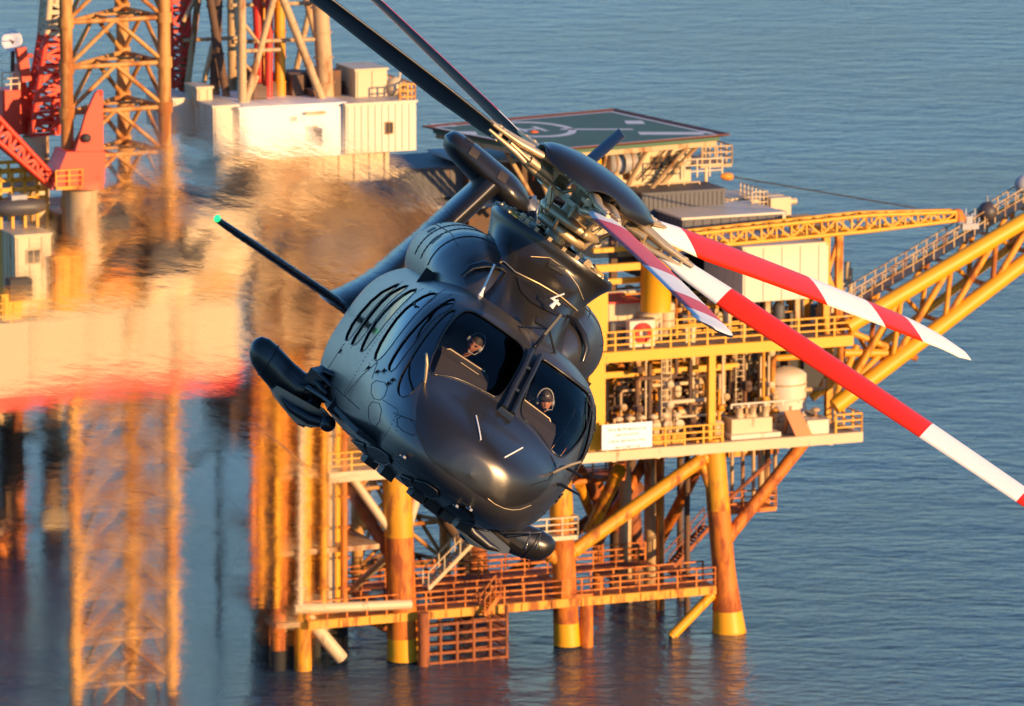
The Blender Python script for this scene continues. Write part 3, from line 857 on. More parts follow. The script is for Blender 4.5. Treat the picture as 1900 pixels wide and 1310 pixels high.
# ---------------------------------------------------------------- the two pilots
M_skin = mat('skin', (.40, .17, .10), rough=.55, scale=12, var=.08)
M_jkt = mat('jacket_navy', (.012, .015, .024), rough=.85)
M_jkt2 = mat('jacket_grey', (.05, .055, .07), rough=.85)
M_hair = mat('hair_dark', (.03, .02, .015), rough=.7)
M_lip = mat('lip', (.16, .05, .045), rough=.6)
M_eye = mat('eye_dark', (.02, .015, .012), rough=.3)
M_capm = mat('cap_cloth', (.05, .04, .035), rough=.9)
M_hs = mat('headset_shell', (.25, .25, .26), rough=.4)
def skin_obj(name, nodes, edges, mt, parent):
    b0 = BASE[parent.name]
    me = bpy.data.meshes.new(name); bm = bmesh.new()
    ly = bm.verts.layers.skin.verify()
    vs = [bm.verts.new(tuple(np.array(n[:3])-b0)) for n in nodes]
    for a, b in edges: bm.edges.new((vs[a], vs[b]))
    for i, (v, n) in enumerate(zip(vs, nodes)): v[ly].radius = (n[3], n[3]); v[ly].use_root = (i == 0)
    bm.to_mesh(me); bm.free(); me.materials.append(mt)
    o = bpy.data.objects.new(name, me); COL.objects.link(o); o.parent = parent; BASE[o.name] = b0
    o.modifiers.new('skin', 'SKIN').use_smooth_shade = True
    sub = o.modifiers.new('smooth', 'SUBSURF'); sub.levels = sub.render_levels = 2
    return o
PX = .55
def pilot(label, y0, hx, hz, yaw, pitch, roll, jm, cap, reach):
    p = thing('person', label, 'person', HM, (2.0, y0, -3.2))
    sh = hz-.29
    nodes = [(2.05, y0, -3.1, .17), (2.0, y0, -2.85, .17), (2.0, y0, sh-.12, .17), (2.03, y0, sh, .13), (2.06, y0, sh+.08, .07)]
    edges = [(0, 1), (1, 2), (2, 3), (3, 4)]
    for sg in (-1, 1):
        k = len(nodes)
        hand = reach[0] if sg < 0 else reach[1]
        nodes += [(2.03, y0+sg*.17, sh-.03, .085), (2.08, y0+sg*.24, sh-.22, .065), (2.35, y0+sg*.26, sh-.40, .052), tuple(hand)+(.04,)]
        edges += [(3, k), (k, k+1), (k+1, k+2), (k+2, k+3)]
    HND = (8, 12)
    # thighs
    for sg in (-1, 1):
        k = len(nodes); nodes += [(2.25, y0+sg*.12, -3.12, .10), (2.6, y0+sg*.15, -3.05, .08), (2.85, y0+sg*.15, -3.4, .06), (2.95, y0+sg*.15, -3.66, .05)]
        edges += [(0, k), (k, k+1), (k+1, k+2), (k+2, k+3)]
    nodes = [(n[0]+(PX if i_ not in HND else 0), *n[1:]) for i_, n in enumerate(nodes)]
    skin_obj('flight_suit', nodes, edges, jm, p)
    # head, neck, ears, nose in one surface
    Rm = np.array(Matrix.Rotation(yaw, 3, 'Z') @ Matrix.Rotation(pitch, 3, 'Y') @ Matrix.Rotation(roll, 3, 'X'))
    c = np.array([hx, y0, hz])
    mb = MB()
    lat = np.linspace(-math.pi/2, math.pi/2, 25); lon = np.arange(32)*2*math.pi/32
    V = []
    for l in lat:
        for a in lon:
            x, y, z = math.cos(l)*math.cos(a), math.cos(l)*math.sin(a), math.sin(l)
            X, Y, Z = x*.098, y*.077, z*.125
            if Z < 0: Y *= 1-.32*(-z)**1.3; X = X*(1-.12*(-z)) + .012*(-z)*(x > 0)
            if x > .3:
                fr = max(0, 1-(y/.30)**2)
                if -.42 < z < .12: X += .024*max(0, 1-(y/.16)**2)*max(0, 1-((z+.18)/.26)**2)          # nose
                for ey in (-.42, .42): X -= .010*math.exp(-((y-ey)/.2)**2-((z-.10)/.14)**2)            # eye sockets
                X += .006*math.exp(-((z-.27)/.1)**2)*(abs(y) < .7)                                     # brow
                X += .007*math.exp(-((z+.55)/.10)**2-(y/.35)**2)                                       # lips
                X += .010*math.exp(-((z+.85)/.14)**2-(y/.4)**2)                                        # chin
            V.append((X, Y, Z))
    k = 32; V = np.array(V)
    mb.add(V @ Rm.T+c, [(i*k+j, i*k+(j+1) % k, (i+1)*k+(j+1) % k, (i+1)*k+j) for i in range(24) for j in range(k)], True)
    T = lambda q: np.array(q) @ Rm.T+c
    mb.path([T((-.01, 0, -.07)), np.array([2.06+PX, y0, sh+.10]), np.array([2.04+PX, y0, sh+.02])], [.052, .058, .065], 14)
    for sg in (-1, 1):
        mb.ball(T((-.005, sg*.078, -.005)), (.016, .010, .028), 8)
        hd_ = np.array(reach[0] if sg < 0 else reach[1], float)
        el = np.array([2.35+PX, y0+sg*.26, sh-.40]); f = hd_-el; f /= np.linalg.norm(f); s_ = np.cross(f, [0, 0, 1.]); s_ /= np.linalg.norm(s_); u_ = np.cross(s_, f)
        mb.path([hd_-f*.03, hd_+f*.02, hd_+f*.08], [.026, .034, .036], 10)
        for i, (o_, ln) in enumerate(((-.028, .065), (-.010, .078), (.010, .075), (.027, .058))):
            b_ = hd_+f*.085+s_*o_
            mb.path([b_, b_+f*ln*.45-u_*.008, b_+f*ln*.75-u_*.028, b_+f*ln*.8-u_*.05], [.0095, .009, .0085, .007], 7)
        mb.path([hd_+f*.03-s_*sg*.03, hd_+f*.06-s_*sg*.055-u_*.01, hd_+f*.10-s_*sg*.05-u_*.03], [.011, .010, .008], 7)
    body = mb.build('body', M_skin, p)
    mb = MB()
    for sg in (-1, 1):
        mb.ball(T((.083, sg*.032, .013)), (.010, .014, .007), 8); 
        mb.path([T((.093, sg*.014, .034)), T((.090, sg*.036, .038)), T((.078, sg*.052, .030))], .005, 5)
    mb.build('eye', M_eye, body)
    mb = MB(); mb.path([T((.088, -.024, -.066)), T((.098, 0, -.064)), T((.088, .024, -.066))], .0065, 6); mb.build('mouth', M_lip, body)
    mb = MB()
    def shell(mbx, f, lo, front_cut, up=0.):
        L_ = np.linspace(lo, math.pi/2, 10)
        vv = [T((math.cos(l)*math.cos(a)*.098*f-.004, math.cos(l)*math.sin(a)*.077*f, math.sin(l)*.125*f+up-(front_cut*(max(0, -math.cos(a)))*max(0, .4-math.sin(l))))) for l in L_ for a in lon]
        mbx.add(vv, [(i*k+j, i*k+(j+1) % k, (i+1)*k+(j+1) % k, (i+1)*k+j) for i in range(9) for j in range(k)], True)
    if cap:
        shell(mb, 1.10, rad(24), .10)
        A = np.linspace(-1.15, 1.15, 13)
        v = [T((math.cos(a)*r*.1+off, math.sin(a)*.078, .055+dz)) for r, off, dz in ((1.0, 0, 0), (1.0, .065, -.022)) for a in A]
        mb.add(v, [(i, i+1, 13+i+1, 13+i) for i in range(12)], True); mb.add(np.array(v)-T((0, 0, .006))+T((0, 0, 0)), [(i, 13+i, 13+i+1, i+1) for i in range(12)], True)
        cp = mb.build('cap', M_capm, p)
        mb = MB(); w = [T((.1055-.01*abs(s2), s2*.022, z)) for z in (.072, .096) for s2 in (-1, 0, 1)]
        mb.add(w, [(0, 1, 4, 3), (1, 2, 5, 4)]); mb.build('badge', M_grey, cp)
    else:
        shell(mb, 1.07, rad(22), .22); mb.build('hair', M_hair, p)
    mb = MB()
    mb.path([T((0, math.cos(a)*.096, .02+math.sin(a)*.135)) for a in np.linspace(0, math.pi, 15)], .010, 6)
    for sg in (-1, 1): mb.path([T((0, sg*.070, -.005)), T((0, sg*.082, -.005)), T((0, sg*.108, -.005)), T((0, sg*.112, -.005))], [.036, .042, .04, .02], 14)
    mb.path([T((.01, .10, -.03)), T((.06, .085, -.075)), T((.112, .025, -.075))], .006, 6); mb.ball(T((.114, .015, -.072)), (.012, .018, .014), 8)
    mb.build('headset', M_hs, p)
pilot('bareheaded pilot with headset and dark jacket behind the windscreen pane nearer the cabin windows', -.45, 2.80, -2.16, rad(-14), rad(22), rad(-10), M_jkt, False, ((2.75, -.98, -2.62), (2.85, -.15, -2.75)))
pilot('pilot in a dark peaked cap and headset, behind the windscreen pane nearer the oil platform', .60, 2.80, -2.24, rad(6), rad(2), rad(28), M_jkt2, True, ((2.8, .3, -2.8), (2.8, .85, -2.8)))
# ================================================================ offshore structures
ANGR = rad(22)
class Rig:
    """a structure's own axes: u along its front, v away from the viewer, z up from the sea"""
    def __init__(s, px, py):
        d = ray(px, py); t = -CC[2]/d[2]; s.o = CC+d*t
        s.u = np.array([math.cos(ANGR), math.sin(ANGR), 0]); s.w = np.array([-math.sin(ANGR), math.cos(ANGR), 0])
        s.M = Matrix.Translation(s.o) @ Matrix.Rotation(ANGR, 4, 'Z')
    def p(s, px, py, v=0.):
        d = ray(px, py); t = (v-(CC-s.o) @ s.w)/(d @ s.w); q = CC+d*t-s.o
        return np.array([q @ s.u, v, q[2]])
    def z(s, px, py, z):
        d = ray(px, py); t = (z-CC[2])/d[2]; q = CC+d*t-s.o
        return np.array([q @ s.u, q @ s.w, z])
    def fb(s, x0, x1, yt, yb, v, dep):
        """box: front face spans pixels x0..x1, its left edge runs yt..yb"""
        a = s.p(x0, yb, v); b = s.p(x0, yt, v); c = s.p(x1, (yt+yb)/2-.06*(x1-x0), v)
        return (a[0], v, a[2]), (c[0], v+dep, b[2])
m_yel = mat('yellow_paint', (.70, .30, .012), rough=.5, rust=.50, rustcol=(.34, .10, .015), scale=.7)
m_yelc = mat('yellow_paint_clean', (.78, .36, .010), rough=.45, rust=.14, scale=.8)
m_ory = mat('orange_rusty_paint', (.60, .17, .010), rough=.6, rust=.6, rustcol=(.30, .07, .012), scale=.8)
m_rust = mat('rusted_steel', (.30, .085, .022), rough=.8, rust=.5, rustcol=(.13, .045, .02), scale=.9)
m_cream = mat('cream_paint', (.60, .46, .27), rough=.5, rust=.22, scale=.5)
m_white = mat('white_cladding', (.66, .56, .41), rough=.5, rust=.12, rustcol=(.45, .26, .10), scale=.35)
m_hull = mat('hull_beige', (.45, .35, .20), rough=.6, rust=.3, rustcol=(.30, .17, .07), scale=.3)
m_tan = mat('tan_weathered_steel', (.50, .34, .17), rough=.6, rust=.5, rustcol=(.28, .12, .04), scale=.6)
m_brown = mat('brown_steel', (.11, .06, .035), rough=.75, rust=.35, rustcol=(.22, .09, .03), scale=.5)
m_red = mat('red_paint', (.62, .035, .02), rough=.45, rust=.15, scale=.5)
m_grey = mat('grey_paint', (.34, .34, .35), rough=.55, rust=.2, scale=.4)
m_dk = mat('dark_parts_and_shade', (.03, .028, .028), rough=.7, scale=.8)  # also painted shade in openings and deck gaps
m_deck = mat('deck_plating', (.22, .17, .12), rough=.8, rust=.4, scale=.4)
m_black = mat('marine_growth', (.02, .018, .015), rough=.8, bump=.6, scale=1.5)
m_bright = mat('white_bright_cladding', (.78, .75, .70), rough=.5, rust=.06, rustcol=(.45, .26, .10), scale=.35)
m_dgrey = mat('dark_grey_paint', (.085, .085, .092), rough=.6, rust=.1, scale=.4)
m_green = mat('helideck_green', (.075, .15, .10), rough=.8, scale=.3, var=.2)
m_net = mat('safety_net_brown', (.16, .06, .04), rough=.85, scale=2)
m_mark = mat('deck_marking', (.75, .70, .62), rough=.7, scale=1, var=.1)

P = Rig(1350, 1172)
plat = thing('production_platform', 'yellow and rust offshore production platform on tubular legs standing in the sea', 'platform', P.M, P.p(1050, 1190, 7))
def leg(rig, par, a, b, r0, r1, mats=(m_yel, m_ory, m_yelc, m_black), cuts=(0, .33, .80, .905, 1), name='leg'):
    mb = MB()
    a = np.asarray(a, float); b = np.asarray(b, float)
    for i in range(4):
        t0, t1 = cuts[i], cuts[i+1]
        k = np.linspace(t0, t1, 6)
        mb.path([a+(b-a)*t for t in k], [r0+(r1-r0)*max(0, (t-.6)/.4)**1.3 for t in k], 18, False, i)
        q = a+(b-a)*t1; rr = (r0+(r1-r0)*max(0, (t1-.6)/.4)**1.3)
        if i < 3: mb.tube(q+[0, 0, .06], q-[0, 0, .06], rr*1.03, n=18, mi=i)
    return mb.build(name, list(mats), par)
def down(q, z=-1.5): q = np.array(q, float); q[2] = z; return q
LC = (P.p(1322, 812), P.p(1356, 1172)); LB = (P.p(1036, 830), P.p(1054, 1195)); LA = (P.p(735, 860), P.p(750, 1222))
for (a, b), r0, r1 in ((LC, .68, 1.15), (LB, .70, .85), (LA, .85, 1.0)):
    leg(P, plat, a, b-[0, 0, 1.2], r0, r1)
for (a, b), r in ((LC, .66), (LB, .6), (LA, .66)):
    o_ = np.array([0, 14., 0]); leg(P, plat, np.array([a[0], 14, a[2]]), np.array([b[0], 14, -1.5]), r, r*1.2, (m_brown, m_rust, m_brown, m_black))
def braces(rig, par, lst, name='brace'):
    for a, va, b, vb, r, mt in lst:
        mb = MB(); p = rig.p(*a, va); q = rig.p(*b, vb)
        mb.tube(p, q, r, n=12)
        for t in (.06, .94): mb.tube(p+(q-p)*(t-.008), p+(q-p)*(t+.008), r*1.12, n=12)
        mb.build(name, mt, par)
braces(P, plat, [
 ((1050,1032),0,(1322,838),0,.42,m_yel), ((1036,1040),0,(790,868),0,.42,m_yel), ((738,1005),0,(652,885),0,.26,m_cream), ((750,1000),0,(795,850),0,.28,m_cream), ((745,1065),0,(640,890),4,.38,m_rust),
 ((1332,950),0,(1288,818),0,.26,m_yel), ((1342,1008),0,(1512,795),0,.38,m_ory), ((1343,935),0,(1430,855),0,.13,m_rust), ((1245,1182),0,(1322,1102),0,.30,m_yelc),
 ((1195,1060),14,(1320,820),2,.35,m_ory), ((1190,1050),14,(1060,850),8,.4,m_rust), ((900,1100),14,(1190,900),14,.4,m_rust), ((1150,870),6,(1095,985),9,.42,m_yel), ((1075,900),8,(1100,960),10,.3,m_yel),
 ((880,1040),14,(770,880),14,.4,m_brown), ((1105,1010),9,(1200,850),12,.36,m_ory), ((745,1010),0,(640,1105),8,.22,m_cream), ((960,1085),3,(820,1175),9,.28,m_brown), ((620,1120),3,(720,1165),6,.3,m_rust)])
# thin risers and caissons between the legs
for px, y0, y1, v, r, mt in ((1225,850,1090,7,.26,m_ory), (1262,830,1150,9,.2,m_brown), (1160,830,1100,10,.4,m_tan), (1145,830,1085,12,.45,m_brown), (1210,830,1075,11,.5,m_tan), (1110,880,1085,11,.35,m_ory), (1275,840,1135,5,.18,m_brown), (920,1060,1135,10,.5,m_ory), (860,1030,1110,11,.35,m_brown)):
    mb = MB(); a = P.p(px, y0, v); b = down(P.p(px, y1, v)); mb.tube(a, b, r, n=12); mb.tube(b, [b[0], b[1], .9], r*1.1, n=12); mb.build('riser', mt, plat)
for px, yb, mt in ((1088, 1205, m_ory),):
    mb = MB(); mb.tube(P.p(px, 1100, -.5), down(P.p(px, yb, -.5)), .4, n=14); mb.beam(P.p(1050, 1112, -.3), P.p(1088, 1110, -.5), .9, .7); mb.build('fender', mt, plat)

# lower walkway level
zw = P.p(1050, 1105)[2]
mb = MB()
uL, uR = P.p(562, 1135)[0], P.p(1318, 1090)[0]
mb.box((uL, -.9, zw-.5), (uR, -.55, zw)); 
for u in np.arange(uL, uR, 1.9): mb.box((u, -.98, zw-.46), (u+.12, -.9, zw-.04))
mb.build('walkway_beam', m_yel, plat)
mb = MB()
mb.box((uL, -.55, zw-.12), (uR, 1.1, zw-.02)); mb.box((uL+5, 6.2, zw-.12), (uR-1, 7.6, zw-.02)); 
for u in np.linspace(uL+1, uR-1, 7): mb.box((u, 1.1, zw-.14), (u+.9, 6.2, zw-.04))
mb.box((uL+9.5, 1.1, zw-.12), (uL+17, 6.2, zw))
mb.build('walkway_deck', m_rust, plat)
mb = MB(); mb.rail([(uL, -.7, zw), (uR, -.7, zw)], 1.1, 1.25, .045, 3); mb.build('walkway_railing', m_ory, plat)
mb = MB(); mb.rail([(uL+4, 1.1, zw), (uR, 1.1, zw)], 1.1, 1.5, .045, 3); mb.cut(); mb.rail([(uL+5, 7.5, zw), (uR-1, 7.5, zw)], 1.1, 1.5, .045, 3); mb.cut(); mb.rail([(uL+3, 6.2, zw), (uR-2, 6.2, zw)], 1.1, 1.5, .04, 3); mb.cut(); mb.each('inner_railing', m_ory, plat)
mb = MB(); mb.tube(P.p(545, 1131, -.7), P.p(762, 1121, -.7), .3, n=12); mb.build('walkway_tube', m_cream, plat)
mb = MB(); a = P.p(790, 1090, -.6); b = P.p(878, 1000, 3.5); mb.stair(a, b, .9, 16, (0, 1, 0)); mb.build('stairway', m_cream, plat)
mb = MB(); a = P.p(1236, 1060, 8); b = P.p(1312, 975, 9); mb.stair(a, b, .9, 16, (0, 1, 0)); mb.build('stairway', m_rust, plat)
mb = MB(); a = P.p(895, 1140, -1.2); b = P.p(925, 1100, -1.2); mb.stair(a, b, .8, 8, (0, 1, 0)); mb.build('stairway', m_ory, plat)
# boat landing cage
mb = MB()
a = P.p(786, 1222, -1.6); b = P.p(940, 1142, -1.6)
for k, x in enumerate(np.linspace(a[0], b[0], 6)):
    mb.tube((x, -1.6, -1.2), (x, -1.6, zw+.1 if k in (0, 5) else zw-.6), .36 if k == 0 else .11, n=10); mb.tube((x, 1.2, -1.2), (x, 1.2, zw-.5), .12, n=8)
for z in np.linspace(.1, zw-.7, 5):
    mb.beam((a[0], -1.6, z), (b[0], -1.6, z), .14); mb.beam((a[0], 1.2, z), (b[0], 1.2, z), .12)
    for x in (a[0], (a[0]+b[0])/2, b[0]): mb.beam((x, -1.6, z), (x, 1.2, z), .1)
mb.build('boat_landing', m_rust, plat)
# small service platforms round the legs
for (x0, x1, y0, v, d, mt, nm) in ((985, 1072, 1000, -1.2, 3.0, m_cream, 'service_platform'), (1345, 1440, 948, .8, 2.2, m_ory, 'service_platform'), (1040, 1160, 893, 8, 3.0, m_ory, 'service_platform')):
    mb = MB(); a = P.p(x0, y0, v); b = P.p(x1, y0-.06*(x1-x0), v)
    mb.box((a[0], v, a[2]-.25), (b[0], v+d, a[2])); mb.rail([(a[0], v+d, a[2]), (a[0], v, a[2]), (b[0], v, a[2]), (b[0], v+d, a[2])], 1.1, 1.0, .045, 3); mb.build(nm, mt, plat)
mb = MB()
for x in (1358, 1378, 1398, 1412, 1424, 1438):
    a = P.p(x, 815, 1.5+(x % 3)*.4); b = P.p(x, 945, 1.5+(x % 3)*.4); mb.tube(a, b, .12 if x % 4 else .2, n=8)
mb.build('hanging_pipes', m_tan, plat)

# decks
zm = P.p(1400, 812)[2]
uA, uB = P.p(600, 875)[0], P.p(1588, 800)[0]
mb = MB(); mb.box((uA, -1.0, zm-.55), (uB, -.6, zm+.05)); mb.box((uB-.4, -1.0+.41, zm-.55), (uB, 17, zm+.05)); 
for v in (3, 7, 11, 15): mb.box((uA, v, zm-.9), (uB-.5, v+.35, zm-.15))
for u in np.linspace(uA+1, uB-2, 12): mb.box((u, -.55, zm-.7), (u+.25, 16.5, zm-.2))
mb.build('deck_beam', m_cream, plat)
mb = MB(); mb.box((uA, -.6, zm-.1), (uB-.4, 17, zm)); mb.build('main_deck', m_deck, plat)
mb = MB(); mb.box(*P.fb(425, 690, 756, 842, 3, 5)); mb.box(*P.fb(560, 640, 690, 752, 4, 4)); mb.build('cellar_module', m_brown, plat)
mb = MB(); 
mb.box(*P.fb(1335, 1445, 822, 850, 3, 4)); mb.box(*P.fb(1200, 1330, 838, 852, 4, .5))
mb.build('under_deck_girder', m_yel, plat)
mb = MB()
mb.rail([(P.p(1118, 830)[0], -.8, zm), (P.p(1330, 815)[0], -.8, zm)], 1.15, 1.3, .05, 3); mb.cut()
mb.rail([(P.p(1540, 800)[0], -.8, zm), (uB, -.8, zm), (uB, 3, zm)], 1.15, 1.3, .05, 3); mb.cut()
mb.rail([(uA, -.8, zm), (P.p(900, 850)[0], -.8, zm)], 1.15, 1.5, .05, 3); mb.cut()
mb.each('deck_railing', m_yelc, plat)
zu = P.p(1340, 634)[2]
uC, uD = P.p(820, 690)[0], P.p(1572, 606)[0]
mb = MB(); mb.box((uC, -.9, zu-.62), (uD, -.55, zu)); mb.box((uD-.35, -.54, zu-.6), (uD, 16, zu))
for v in (4, 8, 12): mb.box((uC, v, zu-.7), (uD-.4, v+.3, zu-.12))
a, b = P.fb(1118, 1370, 692, 699, 1.2, .3); mb.box(a, b)
mb.box((P.p(1118, 690)[0], 1.6, a[2]-.2), (P.p(1380, 660)[0], 5, a[2]-.05))
mb.build('upper_deck_beam', m_yelc, plat)
mb = MB(); mb.box((uC, -.55, zu-.1), (uD-.36, 16, zu-.01)); mb.build('upper_deck', m_deck, plat)
mb = MB(); mb.rail([(uC, -.7, zu), (uD, -.7, zu), (uD, 4, zu)], 1.15, 1.2, .05, 3); mb.cut(); mb.rail([(P.p(1250, 640)[0], 2.2, zu), (uD-2, 2.2, zu)], 1.1, 1.2, .05, 3); mb.cut(); mb.each('upper_railing', m_yelc, plat)
for x, w, mt, v in ((1108, 1.05, m_yelc, -.5), (1322, .42, m_yelc, -.2), (1236, .3, m_tan, 1.0), (1185, .28, m_tan, 2), (1415, .3, m_cream, 2), (1285, .25, m_tan, 3), (1380, .3, m_brown, 3), (1540, .4, m_yel, 2.5), (1352, .3, m_tan, 5), (1455, .3, m_brown, 6)):
    mb = MB(); a = P.p(x, 700, v); mb.box((a[0]-w/2, v, zm), (a[0]+w/2, v+w, zu-.1)); mb.build('deck_column', mt, plat)
mb = MB(); mb.box(*P.fb(1088, 1128, 520, 655, -.2, 1.2)); mb.box(*P.fb(1102, 1218, 493, 506, .2, .4)); mb.box(*P.fb(1102, 1200, 520, 530, 1.5, .3)); mb.box(*P.fb(1102, 1230, 462, 470, 2, .4)); mb.build('yellow_frame', m_yelc, plat)

# process pipework between the decks: three painted families
def pipes(names, par, n, xr, v0, v1, zlo, zhi, seed):
    R = random.Random(seed)
    for nm, mt in names:
        mb = MB()
        for i in range(n):
            x = R.uniform(*xr); v = R.uniform(v0, v1); r = R.choice((.06, .08, .1, .14, .2))
            a = P.p(x, 700, v); u = a[0]; z0 = zlo+R.choice((0, 0, .5, 1.2)); z1 = zhi-R.choice((.1, .6, 1.5, 2.4))
            if i % 3 == 0:
                u2 = u+R.uniform(1.0, 3.5); zz = R.uniform(zlo+.5, zhi-.6)
                mb.path([(u, v, z0), (u, v, zz-.15), (u+.15, v, zz), (u2-.15, v, zz), (u2, v, zz+.15), (u2, v, z1)], r, 8)
            else: mb.tube((u, v, z0), (u, v, z1), r, n=8)
            for k in range(R.randint(1, 3)):
                z = R.uniform(z0, max(z0+.2, z1)); mb.tube((u, v, z), (u, v, z+.09), r*1.9, n=8)
                if R.random() < .5: mb.tube((u-.3, v, z+.2), (u+.3, v, z+.2), r*1.3, n=8); mb.tube((u, v-.5, z+.2), (u, v, z+.2), .05, n=6); mb.lathe([(.0, 0), (.22, 0), (.22, .05), (0, .05)], (u, v-.5, z+.2), (0, 1, 0), 10)
            mb.cut()
        for i in range(n//3):
            z = R.uniform(zlo+1, zhi-.4); u0 = P.p(xr[0], 700, v0)[0]; u1 = P.p(xr[1], 700, v0)[0]; v = R.uniform(v0, v1); a = R.uniform(u0, u0+.6*(u1-u0))
            mb.tube((a, v, z), (min(u1, a+R.uniform(3, 8)), v, z), R.choice((.05, .08, .12)), n=8); mb.cut()
        mb.each(nm, mt, par)
pipes((('cream_pipe', m_cream), ('yellow_pipe', m_yel), ('dark_pipe', m_brown), ('tan_pipe', m_tan)), plat, 32, (1125, 1435), .6, 9, zm, zu-.6, 3)
pipes((('upper_cream_pipe', m_cream), ('upper_yellow_pipe', m_yel)), plat, 22, (1120, 1540), 3, 10, zu, zu+3.2, 5)
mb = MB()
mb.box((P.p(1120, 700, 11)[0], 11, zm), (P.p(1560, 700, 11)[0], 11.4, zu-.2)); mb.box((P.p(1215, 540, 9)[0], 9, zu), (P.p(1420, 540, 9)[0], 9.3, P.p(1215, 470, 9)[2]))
mb.build('deck_gap_shade', m_dk, plat)  # dark sheets added as painted shade behind the pipework and deck units
mb = MB()
a = P.p(1236, 760, .6)
for s_ in (-.3, .3): mb.tube((a[0]+s_, .6, zm), (a[0]+s_, .6, zu), .04, n=6)
for z in np.arange(zm, zu, .35): mb.beam((a[0]-.3, .6, z), (a[0]+.3, .6, z), .04)
mb.cut()
a = P.p(1385, 760, .6)
for s_ in (-.25, .25): mb.tube((a[0]+s_, 1.6, zm+1), (a[0]+s_, 1.6, zu), .04, n=6)
for z in np.arange(zm+1, zu, .35): mb.beam((a[0]-.25, 1.6, z), (a[0]+.25, 1.6, z), .04)
mb.cut(); mb.each('cage_ladder', m_cream, plat)
mb = MB()
R_ = random.Random(9)
for i in range(26):
    x = R_.uniform(1125, 1560); v = R_.uniform(.2, 2.0); a = P.p(x, 780, v); w = R_.uniform(.3, 1.0); h = R_.uniform(.4, 1.4)
    mb.box((a[0], v, zm), (a[0]+w, v+w, zm+h)); mb.tube((a[0]+w/2, v+.2, zm+h), (a[0]+w/2, v+.2, zm+h+.35), .1, n=8)
    if i % 3 == 0: mb.lathe([(0, 0), (.28, 0), (.28, .12), (.1, .2), (0, .2)], (a[0]+w/2, v+.2, zm+h+.35), (0, 0, 1), 12)
    mb.cut()
mb.each('valve_block', m_tan, plat)

R_ = random.Random(31)
mb = MB(); m2 = MB()
for i in range(30):
    x = R_.uniform(1130, 1540); v = R_.uniform(.4, 4.5); a = P.p(x, 610, v); w = R_.uniform(.3, 1.1); h = R_.uniform(.5, 1.7); q = mb if i % 2 else m2
    if i % 3: q.box((a[0], v, zu), (a[0]+w, v+w, zu+h)); q.box((a[0]-.05, v-.05, zu+h), (a[0]+w+.05, v+w+.05, zu+h+.06))
    else: q.lathe([(0, 0), (w*.4, 0), (w*.4, h), (w*.25, h+.15), (0, h+.2)], (a[0], v, zu), (0, 0, 1), 14)
    q.cut()
mb.each('deck_unit', m_cream, plat); m2.each('deck_unit', m_dgrey, plat)
# ---------------------------------------------------------------- units standing on the platform
def unit(name, label, cat, rig, mb, mt, extra=(), group=None):
    """a thing of its own: one main body plus named parts"""
    V = np.concatenate(mb.v); base = np.array([V[:, 0].mean(), V[:, 1].mean(), V[:, 2].min()])
    t = thing(name, label, cat, rig.M, base, group)
    return t
def ribbed(mb, a, b, pitch=.35, d=.05, face='front'):
    """corrugated cladding ribs on the front and left faces of a box"""
    (x0, y0, z0), (x1, y1, z1) = a, b
    for x in np.arange(x0+.12, x1-.1, pitch): mb.box((x, y0-d, z0+.06), (x+pitch*.5, y0-.003, z1-.06))
    for y in np.arange(y0+.12, y1-.1, pitch): mb.box((x0-d, y, z0+.06), (x0-.003, y+pitch*.5, z1-.06))
def cabin(name, label, cat, rig, a, b, mt, roofm=None, doors=(), windows=(), rib=.35, group=None):
    a = np.array(a, float); b = np.array(b, float)
    t = thing(name, label, cat, rig.M, ((a[0]+b[0])/2, (a[1]+b[1])/2, a[2]), group)
    mb = MB(); mb.box(a, b)
    if rib: ribbed(mb, a, b, rib)
    mb.build('wall', mt, t)
    mb = MB(); mb.box((a[0]-.08, a[1]-.08, b[2]), (b[0]+.08, b[1]+.08, b[2]+.12)); mb.build('roof', roofm or mt, t)
    for u0, u1, z0, z1 in doors:
        mb = MB(); mb.box((u0, a[1]-.07, z0), (u1, a[1]-.055, z1)); d = mb.build('door', m_dk, t)
        mb = MB()
        for q, r in (((u0-.08, z0), (u0, z1)), ((u1, z0), (u1+.08, z1)), ((u0-.08, z1), (u1+.08, z1+.08))): mb.box((q[0], a[1]-.09, q[1]), (r[0], a[1]-.05, r[1]))
        mb.build('door_frame', m_tan, d)
    for u0, u1, z0, z1 in windows:
        mb = MB(); mb.box((u0, a[1]-.07, z0), (u1, a[1]-.056, z1)); w = mb.build('window', m_dk, t)
        mb = MB(); mb.box((u0-.06, a[1]-.09, z0-.06), (u1+.06, a[1]-.05, z0)); mb.box((u0-.06, a[1]-.09, z1), (u1+.06, a[1]-.05, z1+.06)); mb.box((u0-.06, a[1]-.09, z0), (u0, a[1]-.05, z1)); mb.box((u1, a[1]-.09, z0), (u1+.06, a[1]-.05, z1)); mb.box(((u0+u1)/2-.02, a[1]-.085, z0), ((u0+u1)/2+.02, a[1]-.072, z1))
        mb.build('window_frame', m_tan, w)
    return t
